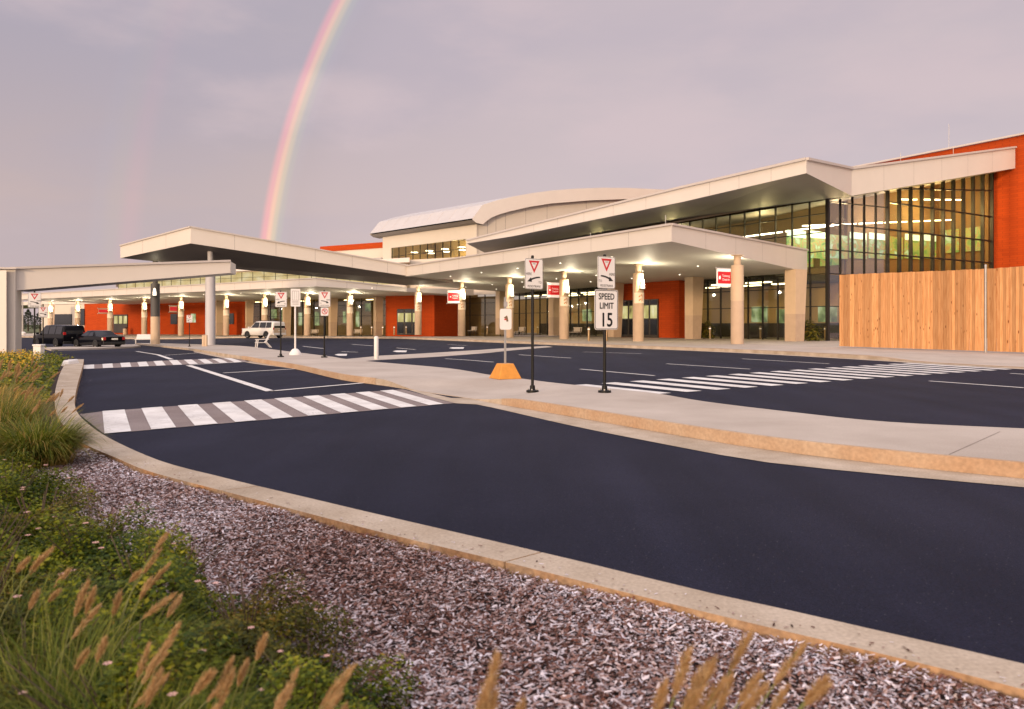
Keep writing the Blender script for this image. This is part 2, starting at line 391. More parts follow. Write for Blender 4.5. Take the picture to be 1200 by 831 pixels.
def sheet(name, poly, dz, m, cell=1.0, drop=0.0, mside=None, thing=False):
    """flat polygon laid over the terrain; dz number or function(x,y); drop>0 adds upright edges"""
    bm = bmesh.new()
    vv = [bm.verts.new((p[0],p[1],0)) for p in poly]
    for t in tessellate_polygon([[Vector((p[0],p[1],0)) for p in poly]]):
        if len(set(t)) == 3: bm.faces.new([vv[i] for i in t])
    xs = [p[0] for p in poly]; ys = [p[1] for p in poly]
    for ax, lo, hi in ((0,min(xs),max(xs)),(1,min(ys),max(ys))):
        g = math.ceil(lo/cell)*cell
        while g < hi:
            co = (g,0,0) if ax == 0 else (0,g,0); no = (1,0,0) if ax == 0 else (0,1,0)
            bmesh.ops.bisect_plane(bm, geom=bm.verts[:]+bm.edges[:]+bm.faces[:], plane_co=co, plane_no=no)
            g += cell
    bmesh.ops.recalc_face_normals(bm, faces=bm.faces)
    if sum(f.normal.z for f in bm.faces) < 0: bmesh.ops.reverse_faces(bm, faces=bm.faces)
    fn = dz if callable(dz) else (lambda x,y: dz)
    for v in bm.verts: v.co.z = zfun(v.co.x, v.co.y) + fn(v.co.x, v.co.y)
    if drop > 0:
        be = [e for e in bm.edges if e.is_boundary]
        r = bmesh.ops.extrude_edge_only(bm, edges=be)
        for v in [g for g in r['geom'] if isinstance(g, bmesh.types.BMVert)]:
            v.co.z = zfun(v.co.x, v.co.y) - drop
        for f in [g for g in r['geom'] if isinstance(g, bmesh.types.BMFace)]: f.material_index = 1
        bmesh.ops.recalc_face_normals(bm, faces=bm.faces)
    me = bpy.data.meshes.new(name); bm.to_mesh(me); bm.free()
    me.materials.append(m); me.materials.append(mside or m)
    o = bpy.data.objects.new(name, me); COL.objects.link(o); o['kind'] = 'structure'
    return o
def ribbon(name, rows, dz, m):
    """band of quads between two rows of points of equal length"""
    fn = dz if callable(dz) else (lambda x,y: dz)
    a, b = rows; n = len(a)
    V = [(p[0],p[1],zfun(*p)+fn(*p)) for p in list(a)+list(b)]
    o = MB().add(V, [(i,i+1,n+i+1,n+i) for i in range(n-1)]).build(name, m); o['kind'] = 'structure'; return o
def crom(pts, n=6):
    out = []
    for i in range(len(pts)-1):
        p0 = pts[max(i-1,0)]; p1 = pts[i]; p2 = pts[i+1]; p3 = pts[min(i+2,len(pts)-1)]
        for k in range(n):
            t = k/n
            out.append(tuple(.5*((2*p1[a])+(-p0[a]+p2[a])*t+(2*p0[a]-5*p1[a]+4*p2[a]-p3[a])*t*t+(-p0[a]+3*p1[a]-3*p2[a]+p3[a])*t**3) for a in range(2)))
    out.append(tuple(pts[-1])); return out
def resample(pts, n):
    L = [0]
    for a, b in zip(pts, pts[1:]): L.append(L[-1]+math.hypot(b[0]-a[0], b[1]-a[1]))
    out = []; j = 0
    for k in range(n+1):
        t = L[-1]*k/n
        while j < len(L)-2 and L[j+1] < t: j += 1
        u = (t-L[j])/max(1e-9, L[j+1]-L[j])
        out.append((pts[j][0]+(pts[j+1][0]-pts[j][0])*u, pts[j][1]+(pts[j+1][1]-pts[j][1])*u))
    return out
def text_geo(body, size, align='CENTER', space=1.0):
    cu = bpy.data.curves.new('txt','FONT'); cu.body = body; cu.size = size; cu.align_x = align; cu.align_y = 'CENTER'
    cu.space_character = space; cu.resolution_u = 3
    ob = bpy.data.objects.new('txt', cu); COL.objects.link(ob)
    dg = bpy.context.evaluated_depsgraph_get(); dg.update()
    me = ob.evaluated_get(dg).to_mesh()
    vs = [tuple(v.co) for v in me.vertices]; fs = [list(p.vertices) for p in me.polygons]
    ob.evaluated_get(dg).to_mesh_clear()
    bpy.data.objects.remove(ob); bpy.data.curves.remove(cu)
    return vs, fs
def add_text(mb, body, size, cx, cz, y, sx=1.0, mi=0, align='CENTER', bold=0.0):
    """lettering on a local XZ face looking toward -Y, at depth y"""
    vs, fs = text_geo(body, size, align)
    mb.add([(cx+v[0]*sx, y, cz+v[1]) for v in vs], fs, mi)
    if bold:
        for ox, oz in ((bold,0),(-bold,0),(0,bold),(0,-bold)):
            mb.add([(cx+v[0]*sx+ox, y-.0004*(1+abs(ox)/bold+(2 if oz>0 else 0)+(1 if ox>0 else 0)), cz+v[1]+oz) for v in vs], fs, mi)
def rrect(w, h, r_, n=4):
    out = []
    for cx, cz, a0 in ((w/2-r_,h/2-r_,0),(-w/2+r_,h/2-r_,90),(-w/2+r_,-h/2+r_,180),(w/2-r_,-h/2+r_,270)):
        for k in range(n+1):
            a = R(a0+90*k/n); out.append((cx+r_*math.cos(a), cz+r_*math.sin(a)))
    return out
def plate(mb, outline, y0, y1, cx=0, cz=0, mi=0):
    n = len(outline)
    vs = [(cx+p[0],y0,cz+p[1]) for p in outline]+[(cx+p[0],y1,cz+p[1]) for p in outline]
    fs = [list(range(n)), list(range(2*n-1,n-1,-1))]+[[i,(i+1)%n,n+(i+1)%n,n+i] for i in range(n)]
    mb.add(vs, fs, mi)
def ring_plate(mb, outer, inner, y, cx=0, cz=0, mi=0):
    n = len(outer)
    mb.add([(cx+p[0],y,cz+p[1]) for p in outer]+[(cx+p[0],y,cz+p[1]) for p in inner], [[i,(i+1)%n,n+(i+1)%n,n+i] for i in range(n)], mi)
#PART2
# ================================================================== camera, light, sky
cam_d = bpy.data.cameras.new('camera'); cam = bpy.data.objects.new('camera', cam_d); COL.objects.link(cam)
cam.location = (0,0,EYE); cam.rotation_euler = (R(90),0,0)
cam_d.sensor_width = 36; cam_d.lens = 36*F/1200; cam_d.shift_y = -(415.5-HZ)/1200
cam_d.clip_start = .05; cam_d.clip_end = 6000
cam_d.dof.use_dof = True; cam_d.dof.focus_distance = 20.0; cam_d.dof.aperture_fstop = 3.2
scene.camera = cam
scene.view_settings.view_transform = 'Standard'; scene.view_settings.look = 'None'
scene.view_settings.gamma = 1; scene.view_settings.exposure = 0.10
scene.view_settings.use_curve_mapping = False
scene.cycles.use_denoising = True
scene.cycles.max_bounces = 7; scene.cycles.transparent_max_bounces = 12; scene.cycles.sample_clamp_indirect = 4.0
scene.cycles.caustics_reflective = False; scene.cycles.caustics_refractive = False

SUN_AZ = 204.0; SUN_EL = 6.0               # sun low behind the camera, opposite the rainbow
sun_dir = Vector((math.sin(R(SUN_AZ))*math.cos(R(SUN_EL)), math.cos(R(SUN_AZ))*math.cos(R(SUN_EL)), math.sin(R(SUN_EL))))
anti = Vector((math.sin(R(SUN_AZ-180)), math.cos(R(SUN_AZ-180)), 0.0))
sl = bpy.data.lights.new('sun','SUN'); so = bpy.data.objects.new('sun', sl); COL.objects.link(so)
sl.energy = 2.0; sl.angle = R(5); sl.color = (1.0,.70,.42)
so.rotation_euler = sun_dir.to_track_quat('Z','Y').to_euler(); so.location = (0,-20,30)

w = bpy.data.worlds.new('World'); scene.world = w; w.use_nodes = True
nt = w.node_tree; N = nt.nodes; L = nt.links; N.clear()
out = N.new('ShaderNodeOutputWorld')
sky = N.new('ShaderNodeTexSky'); sky.sky_type = 'NISHITA'; sky.sun_disc = False
sky.sun_elevation = R(SUN_EL); sky.sun_rotation = R(SUN_AZ)
bg1 = N.new('ShaderNodeBackground'); bg1.inputs['Strength'].default_value = .06; L.new(sky.outputs['Color'], bg1.inputs['Color'])
tc = N.new('ShaderNodeTexCoord'); nrm = N.new('ShaderNodeVectorMath'); nrm.operation = 'NORMALIZE'; L.new(tc.outputs['Generated'], nrm.inputs[0])
DIR = nrm.outputs['Vector']
def dot(vec):
    d = N.new('ShaderNodeVectorMath'); d.operation = 'DOT_PRODUCT'; L.new(DIR, d.inputs[0]); d.inputs[1].default_value = vec; return d.outputs['Value']
def math_(op, a, b=None, c=None, clamp=False):
    m = N.new('ShaderNodeMath'); m.operation = op; m.use_clamp = clamp
    for i, v in enumerate((a,b,c)):
        if v is None: continue
        if isinstance(v, (int,float)): m.inputs[i].default_value = v
        else: L.new(v, m.inputs[i])
    return m.outputs[0]
def mrange(v, a, b, c, d, smooth=True):
    m = N.new('ShaderNodeMapRange'); m.interpolation_type = 'SMOOTHSTEP' if smooth else 'LINEAR'
    L.new(v, m.inputs['Value']); m.inputs['From Min'].default_value = a; m.inputs['From Max'].default_value = b
    m.inputs['To Min'].default_value = c; m.inputs['To Max'].default_value = d; return m.outputs['Result']
def mixc(f, a, b, blend='MIX'):
    m = N.new('ShaderNodeMix'); m.data_type = 'RGBA'; m.blend_type = blend
    if isinstance(f, (int,float)): m.inputs['Factor'].default_value = f
    else: L.new(f, m.inputs['Factor'])
    for i, v in ((6,a),(7,b)):
        if isinstance(v, tuple): m.inputs[i].default_value = v+(1,)
        else: L.new(v, m.inputs[i])
    return m.outputs[2]
sep = N.new('ShaderNodeSeparateXYZ'); L.new(DIR, sep.inputs[0])
el = sep.outputs['Z']
# cloud deck: rosy low band, lavender-grey higher, brighter away from the bow's outside
hor = mixc(mrange(dot((1,0,0)), -.6, .45, 0, 1), (.62,.47,.435), (.64,.545,.56))
upp = mixc(mrange(dot((1,0,0)), -.55, .25, 0, 1), (.41,.375,.445), (.57,.487,.52))
base = mixc(mrange(el, .02, .40, 0, 1), hor, upp)
mp = N.new('ShaderNodeMapping'); mp.inputs['Scale'].default_value = (1.1,1.1,3.4); mp.inputs['Rotation'].default_value = (0,R(-18),0); L.new(DIR, mp.inputs['Vector'])
n1 = N.new('ShaderNodeTexNoise'); n1.inputs['Scale'].default_value = 1.7; n1.inputs['Detail'].default_value = 5; n1.inputs['Roughness'].default_value = .5; n1.inputs['Distortion'].default_value = .4
L.new(mp.outputs[0], n1.inputs['Vector'])
base = mixc(mrange(n1.outputs['Fac'], .36, .64, .45, 0), base, (.45,.405,.485))
mp2 = N.new('ShaderNodeMapping'); mp2.inputs['Scale'].default_value = (1.0,1.0,2.6); mp2.inputs['Rotation'].default_value = (0,R(-22),0); mp2.inputs['Location'].default_value = (3.1,1.7,.4); L.new(DIR, mp2.inputs['Vector'])
n2 = N.new('ShaderNodeTexNoise'); n2.inputs['Scale'].default_value = 2.3; n2.inputs['Detail'].default_value = 6; n2.inputs['Roughness'].default_value = .55
L.new(mp2.outputs[0], n2.inputs['Vector'])
base = mixc(mrange(n2.outputs['Fac'], .46, .66, 0, .6), base, (.66,.53,.55))
# sunset glow behind the camera
g = math_('POWER', math_('MAXIMUM', dot(tuple(sun_dir)), 0.0), 2.2)
base = mixc(g, base, (3.3,2.62,2.15))
# brighter overhead sky, added out of view to lift the ambient light
base = mixc(mrange(el, .45, .9, 0, .9), base, (1.75,1.62,1.70))
# rainbow: angle from the antisolar point
ang = math_('MULTIPLY', math_('ARCCOSINE', math_('MINIMUM', dot(tuple(anti)), 1.0)), 180/math.pi)
def bow(a0, a1, stops, strength):
    t = mrange(ang, a0, a1, 0, 1, False)
    r = N.new('ShaderNodeValToRGB'); cr = r.color_ramp; cr.interpolation = 'EASE'
    while len(cr.elements) < len(stops): cr.elements.new(.5)
    for e, (p, c) in zip(cr.elements, stops): e.position = p; e.color = c+(1,)
    L.new(t, r.inputs['Fac'])
    s = N.new('ShaderNodeVectorMath'); s.operation = 'SCALE'; L.new(r.outputs['Color'], s.inputs[0])
    if isinstance(strength, (int,float)): s.inputs['Scale'].default_value = strength
    else: L.new(strength, s.inputs['Scale'])
    return s.outputs['Vector']
fade = math_('MULTIPLY', mrange(el, -.02, .22, 1.0, .62), mrange(dot((1,0,0)), -.1, .25, 1, .0))
prim = bow(40.7, 43.1, [(0,(0,0,0)),(.25,(.01,.015,.02)),(.42,(.03,.07,.02)),(.56,(.24,.19,.0)),(.68,(.55,.20,.0)),(.80,(.46,.02,.01)),(1,(0,0,0))], fade)
seco = bow(50.2, 54.0, [(0,(0,0,0)),(.3,(.065,.005,.006)),(.55,(.02,.02,.0)),(.8,(.0,.01,.015)),(1,(0,0,0))], mrange(el, .05, .4, .9, .2))
base = mixc(1.0, base, prim, 'ADD'); base = mixc(1.0, base, seco, 'ADD')
inside = mrange(ang, 38.0, 42.2, 1, 0)
base = mixc(math_('MULTIPLY', inside, .10), base, (.80,.62,.66))
bg2 = N.new('ShaderNodeBackground'); bg2.inputs['Strength'].default_value = 1.0; L.new(base, bg2.inputs['Color'])
mxs = N.new('ShaderNodeMixShader'); mxs.inputs['Fac'].default_value = .93
L.new(bg1.outputs[0], mxs.inputs[1]); L.new(bg2.outputs[0], mxs.inputs[2]); L.new(mxs.outputs[0], out.inputs['Surface'])

# ================================================================== ground, roads, kerbs
def radial_ground():
    """one sheet to the horizon, fine near the camera"""
    xs = [-3000,-1500,-800,-400,-250,-180]+[x for x in range(-140,121,4)]+[160,220,400,800,1500,3000]
    ys = [-400,-150,-60]+[y for y in range(-20,181,4)]+[220,300,450,800,1500,3000]
    V = [(x,y,zfun(x,y)-.10) for y in ys for x in xs]; n = len(xs)
    Fc = [(j*n+i, j*n+i+1, (j+1)*n+i+1, (j+1)*n+i) for j in range(len(ys)-1) for i in range(n-1)]
    mb = MB().add(V, Fc); o = mb.build('ground', M['field']); o['kind'] = 'structure'
radial_ground()

# planter kerb (px of the top edges)
K_in = [(1420,831),(1200,777.5),(1105,756),(990,730),(900,709.5),(815,691),(720,667.5),(600,639),(505,617),(440,602),(360,583),(300,569),(260,559),(185,539),(122,510),(95,489),(88,476),(88,465),(91,450),(96.6,430),(98.4,421)]
K_out = [(1420,866),(1200,808),(1050,770),(900,735),(760,701),(600,660.5),(460,627),(365,602.5),(300,585.5),(270,577.5),(175,552.5),(135,536),(98,520),(80,505),(68,488),(64,470),(66,452),(72,434),(80,421)]
kin = resample(crom([gp(x,y,.15) for x,y in K_in]), 90)
kout = resample(crom([gp(x,y,.15) for x,y in K_out]), 90)
mb = MB(); gap = []
mbk = MB()
for i in range(90):
    a, b, c, d = kin[i], kin[i+1], kout[i+1], kout[i]
    z = lambda p: zfun(*p)+.15
    zb = lambda p: zfun(*p)-.10
    k = len(mb.v)
    if i % 8 == 7:   # contraction joint: a narrow groove at the end of the segment
        t = .012/max(.05, math.hypot(b[0]-a[0], b[1]-a[1]))
        b = (b[0]+(a[0]-b[0])*t, b[1]+(a[1]-b[1])*t); c = (c[0]+(d[0]-c[0])*t, c[1]+(d[1]-c[1])*t)
    mb.hexa([(p[0],p[1],zb(p)) for p in (a,b,c,d)], [(p[0],p[1],z(p)) for p in (a,b,c,d)], 1, 0)
o = mb.build('kerb', [M['kerb_concrete'], M['kerb_side']]); o['kind'] = 'structure'

# road surface
FK = [(26.6,4.0),(20.5,15.0),(16.2,23.7),(13.5,31.8)]+[on_off(px,-7.6) for px in (860,750,640,530,480)]+[on_Y(430,77),on_Y(380,82),on_Y(330,88),on_Y(280,92.5),on_Y(150,103),on_Y(60,112),on_Y(-100,128)]
FK = resample(crom(FK, 4), 160)
road_poly = list(FK)+[(-118,110),(-100,60),(-40,40)]
road_poly += [gp(60,416,0)]+[((a[0]+b[0])/2,(a[1]+b[1])/2) for a, b in zip(kin[::-1][::3], kout[::-1][::3])]+[(9,-12),(40,-14)]
sheet('road', road_poly, 0.0, M['asphalt'])

# planting bed behind the kerb
bed = [((a[0]+b[0])/2,(a[1]+b[1])/2) for a, b in zip(kin[::3], kout[::3])]
bed_poly = [(2.6,.2)]+[p for p in bed]+[gp(60,416,0),on_Y(20,40),(-60,46),(-60,-8),(6,-8)]
def bed_dz(x, y): return .085
sheet('planting_bed', bed_poly, bed_dz, M['soil'])

# pavement along the terminal
def side_dz(x, y):
    c = gp_cross
    return .15 - .13*sm(5.5, 2.8, math.hypot(x-c[0], y-c[1])) if False else .15 - .13*(1-sm(2.2, 5.0, math.hypot(x-c[0], y-c[1])))
gp_cross = gp(1150, 428.5, 0)
side_poly = list(FK)+[(-105,150),(-20,175),(80,120),(80,-5)]
sheet('pavement', side_poly, side_dz, M['concrete'], cell=2.0, drop=.05, mside=M['kerb_concrete'])
def strip(name, line, a, b, m, dz):
    """band between offsets a and b to the left of a line"""
    pl = []
    for sgn in (a,b):
        row = []
        for i, p in enumerate(line):
            q0 = line[max(i-1,0)]; q1 = line[min(i+1,len(line)-1)]
            tx, ty = q1[0]-q0[0], q1[1]-q0[1]; l_ = math.hypot(tx,ty); row.append((p[0]-ty/l_*sgn, p[1]+tx/l_*sgn))
        pl.append(row)
    return ribbon(name, pl, dz, m)
strip('gutter', FK, .02, .55, M['kerb_concrete'], .006)
# warm-coloured kerb band set into the pavement edge
strip('kerb_edge', FK, -.32, -.02, M['kerb_paint'], lambda x,y: side_dz(x,y)+.005)

# median between the two roads
ramp = (-1.75, 15.2)
def med_dz(x, y):
    return .012 + .138*sm(1.1, 3.0, math.hypot(x-ramp[0], y-ramp[1]))
near_px = [(1330,557),(1200,543),(1040,528),(859,507),(667,477),(600,467.5),(545,466),(500,459.5),(450,447),(400,438.5),(347.5,427.5),(300,420),(260,414),(225,408.5),(195,405.5)]
def near_h(x): return .15
med_near = []
for x, y in near_px:
    dz = .15
    for _ in range(8):
        p = gp(x,y,dz); dz = med_dz(*p)
    med_near.append(p)
far_px = [(160,402.3),(200,402.8),(240,404),(267,405),(297,407),(353,414),(400,420.5),(443,425),(523,432),(573,440),(610,444.5),(640,448.5),(667,451.5),(720,457),(768,462),(827,472),(933,485),(1040,496),(1200,504),(1330,510)]
med_far = [gp(x,y,.13) for x, y in far_px]
def extend(p, q, d): 
    l_ = math.hypot(p[0]-q[0], p[1]-q[1]); return (p[0]+(p[0]-q[0])/l_*d, p[1]+(p[1]-q[1])/l_*d)
_e = extend(med_near[0], med_near[1], 14.0); _w = (med_far[-1][0]-med_near[0][0], med_far[-1][1]-med_near[0][1])
med_near_c = [_e]+crom(med_near, 5); med_far_c = crom(med_far, 4)+[(_e[0]+_w[0], _e[1]+_w[1])]
sheet('median_pavement', med_near_c+med_far_c, med_dz, M['concrete'], cell=1.0, drop=.05, mside=M['kerb_concrete'])
# pad under the far crossing roof columns
# gutter on the near side
g_as = [gp(x,y) for x, y in [(1330,583),(1200,571.7),(987,552),(880,539.7),(773,520),(667,498.7),(560,474.5),(530,472.5),(472.5,455.6),(435,448),(347.5,432.8),(277,422.6),(227,412.8)]]
g_in = [gp(x,y) for x, y in [(227,411.5),(277,418.5),(347.5,430),(435,446),(472.5,453),(530,467),(560,467.5),(667,488.5),(773,505.5),(859,517),(987,536.5),(1200,559),(1330,572)]]
ribbon('gutter', ([extend(g_as[0],g_as[1],13.5)]+resample(crom(g_as,4),80), [extend(g_in[-1],g_in[-2],13.5)]+resample(crom(g_in[::-1],4),80)), .006, M['kerb_concrete'])
# faded yellow paint on the upright kerb face and its top arris
def face_paint(rng):
    mb = MB(); prev = None
    pts = [p for p in med_near_c]
    for i in range(len(pts)-1):
        a, b = pts[i], pts[i+1]
        px = 600+F*(a[0]/a[1]); px2 = 600+F*(b[0]/b[1])
        if not (rng[0] <= px <= rng[1] or rng[0] <= px2 <= rng[1]): continue
        tx, ty = b[0]-a[0], b[1]-a[1]; l_ = math.hypot(tx,ty)
        ox, oy = ty/l_, -tx/l_                       # candidate outward
        if ox*a[0]+oy*a[1] > 0: ox, oy = -ox, -oy    # face the near road
        e = .006; wd = .07
        za, zb = zfun(*a)+med_dz(*a)+.005, zfun(*b)+med_dz(*b)+.005
        mb.add([(a[0]+ox*e,a[1]+oy*e,zfun(*a)+.008),(b[0]+ox*e,b[1]+oy*e,zfun(*b)+.008),(b[0]+ox*e,b[1]+oy*e,zb),(a[0]+ox*e,a[1]+oy*e,za)],[(0,1,2,3)])
        mb.add([(a[0]+ox*e,a[1]+oy*e,za),(b[0]+ox*e,b[1]+oy*e,zb),(b[0]-ox*wd,b[1]-oy*wd,zb),(a[0]-ox*wd,a[1]-oy*wd,za)],[(0,1,2,3)])
    o = mb.build('kerb_face', M['kerb_paint']); o['kind'] = 'structure'
face_paint((590,9999)); face_paint((285,440))
# joints of the median slab
def joint(p, q, fn, wdt=.02):
    L_ = math.hypot(q[0]-p[0], q[1]-p[1]); ux, uy = (q[0]-p[0])/L_, (q[1]-p[1])/L_; h = wdt/2
    sheet('pavement_joint', [(p[0]-uy*h,p[1]+ux*h),(p[0]+uy*h,p[1]-ux*h),(q[0]+uy*h,q[1]-ux*h),(q[0]-uy*h,q[1]+ux*h)], fn, M['joint'])
jf = lambda x,y: med_dz(x,y)+.004
for a, b in (((1112,534),(1172,505)),):
    pa, pb = gp(a[0],a[1]-1,.15), gp(b[0],b[1]+1,.15); joint(pa, pb, jf, .007)
jf2 = lambda x,y: side_dz(x,y)+.004
for s_ in range(-24, 60, 5):
    joint(P(s_,-7.2), P(s_,9), jf2, .02)

# painted crossings and lines
def lerp(a, b, t): return (a[0]+(b[0]-a[0])*t, a[1]+(b[1]-a[1])*t)
def crossing(A, B, Cc, D, n, frac, base=True, lead=0.0, dz=.012):
    """A-B one side, D-C the other side; n bars along A-B"""
    if base: sheet('crosswalk_base', [A,B,Cc,D], dz-.006, M['asphalt_light'])
    for i in range(n):
        t0 = lead+(1-lead)*i/n; t1 = t0+(1-lead)*frac/n
        sheet('crosswalk_bar', [lerp(A,B,t0),lerp(A,B,t1),lerp(D,Cc,t1),lerp(D,Cc,t0)], dz, M['white_paint'])
A,B,Cc,D = gp(120,482.5),gp(472,456.5),gp(533,472.8),gp(122.5,509)
crossing(A,B,Cc,D,10,.56)
sheet('crosswalk_base', [gp(93,486),gp(120,482.5),gp(122.5,509),gp(118,506)], .006, M['asphalt_light'])
crossing(gp(98,428.2),gp(277,419.7),gp(291,424.2),gp(98,432.8),10,.55)
A,B,Cc,D = gp(669,452),gp(1072,425.2),gp(1195,432.5),gp(768,462.5)
crossing(A,B,Cc,D,17,.50,base=False)
def line(a, b, w_=.12, dz=.012):
    p, q = gp(*a), gp(*b); L_ = math.hypot(q[0]-p[0], q[1]-p[1]); ux, uy = (q[0]-p[0])/L_, (q[1]-p[1])/L_; h = w_/2
    sheet('road_marking', [(p[0]-uy*h,p[1]+ux*h),(p[0]+uy*h,p[1]-ux*h),(q[0]+uy*h,q[1]-ux*h),(q[0]-uy*h,q[1]+ux*h)], dz, M['white_paint'])
for a, b, w_ in [((221,428.5),(317,459),.2),((316,459),(437,448.3),.14),((262,437.5),(347,432.6),.14),((160,412),(185,416),.2),((185,416),(201,421.5),.2),
                 ((193,416.7),(245,413),.12),((222,428),(287,424.4),.12),
                 ((521.7,420.7),(578,424.7),.12),((608,416),(669,420),.12),((680,433),(767,440.7),.12),((683,412.7),(752,414.7),.12),((781,426.7),(879,433),.12),
                 ((870,420.8),(972,426.7),.12),((1089,447),(1200,455),.12),((1184,438),(1260,443),.12),((412,403.7),(437,405.5),.12),((355,406),(379,408.7),.12),
                 ((465,408),(487,410),.12),((525,404),(547,405.2),.12),((400,412.3),(419,413),.14)]:
    line(a, b, w_)
for a in ((392,407,415,417.2),(460,477,411,413),(526,544,407.2,409)):      # worn arrow symbols
    sheet('road_marking', [gp(a[0],a[2]+1),gp(a[0]+4,a[2]),gp(a[1],a[2]),gp(a[1]-1,a[3]),gp(a[0]+5,a[3])], .012, M['white_paint'])
# concrete gutter strip crossing the terminal road
sheet('valley_gutter', [gp(398,421.5),gp(445,417),gp(560,410.5),gp(640,405.5),gp(648,406.8),gp(575,413.5),gp(455,421.5),gp(420,424)], .008, M['concrete'])
# kerb islands beyond the near road on the left
def slab_px(name, pts, dz, m):
    sheet(name, [gp(x,y,dz) for x, y in pts], dz, m, drop=.05)
slab_px('median_pavement', [(60,409.3),(120,407.8),(165,405.2),(158,403.5),(100,405),(50,407)], .12, M['concrete'])
#PART3
# ================================================================== canopies
def seams(mb, p, q, zb, zt, n, outn, w_=.025, e=.006):
    for i in range(1, n):
        t = i/n; x, y = p[0]+(q[0]-p[0])*t, p[1]+(q[1]-p[1])*t
        ux, uy = (q[0]-p[0]), (q[1]-p[1]); l_ = math.hypot(ux,uy); ux, uy = ux/l_*w_/2, uy/l_*w_/2
        z0 = zb[0]+(zb[1]-zb[0])*t+.03; z1 = zt[0]+(zt[1]-zt[0])*t-.03
        mb.add([(x-ux+outn[0]*e,y-uy+outn[1]*e,z0),(x+ux+outn[0]*e,y+uy+outn[1]*e,z0),(x+ux+outn[0]*e,y+uy+outn[1]*e,z1),(x-ux+outn[0]*e,y-uy+outn[1]*e,z1)],[(0,1,2,3)])
M['shaded_column'] = mat('column_painted_shade', (.07,.065,.06), .6)  # shade painted into the colour of one column's upper shaft
M['seam'] = mat('panel_seam', (.30,.27,.25), .7)
M['shaded_soffit'] = mat('soffit_painted_shade', (.15,.135,.12), .6, noise=.08, scale=.5)  # darker soffit copy: shade under the crossing canopy put into the colour
M['cap'] = mat('fascia_cap', (.50,.45,.42), .5)
def canopy_roof(root, corners, zb, zt, seam_edges, nseams, sof=None):
    """corners ccw from above; zb/zt per corner; returns roof part"""
    mb = MB(); mb.hexa([(c[0],c[1],z) for c, z in zip(corners,zb)], [(c[0],c[1],z) for c, z in zip(corners,zt)], 0, 1, 2)
    rf = mb.build('roof', [M['panel'], M['roof_metal'], sof or M['soffit']], root)
    sb = MB(); cb = MB()
    cx = sum(c[0] for c in corners)/len(corners); cy = sum(c[1] for c in corners)/len(corners)
    for e, ns in zip(seam_edges, nseams):
        j = (e+1) % len(corners); p, q = corners[e], corners[j]
        l_ = math.hypot(q[0]-p[0], q[1]-p[1]); on = ((q[1]-p[1])/l_, -(q[0]-p[0])/l_)
        if on[0]*((p[0]+q[0])/2-cx)+on[1]*((p[1]+q[1])/2-cy) < 0: on = (-on[0],-on[1])
        seams(sb, p, q, (zb[e],zb[j]), (zt[e],zt[j]), ns, on)
        o_ = .035
        cb.beam((p[0]+on[0]*o_,p[1]+on[1]*o_,zt[e]+.03), (q[0]+on[0]*o_,q[1]+on[1]*o_,zt[j]+.03), .14, .12)
    sb.build('panel_seam', M['seam'], rf); cb.build('fascia_cap', M['cap'], rf)
    return rf
def lamp_light(name, parent, loc, energy, col=(1,.86,.60), size=.12):
    l = bpy.data.lights.new(name,'POINT'); l.energy = energy; l.color = col; l.shadow_soft_size = size
    o = bpy.data.objects.new(name, l); COL.objects.link(o); o.parent = parent; o.location = loc; return o
SC_DIR = math.atan2(-dY, -dX)              # sconces face along the road, toward oncoming cars
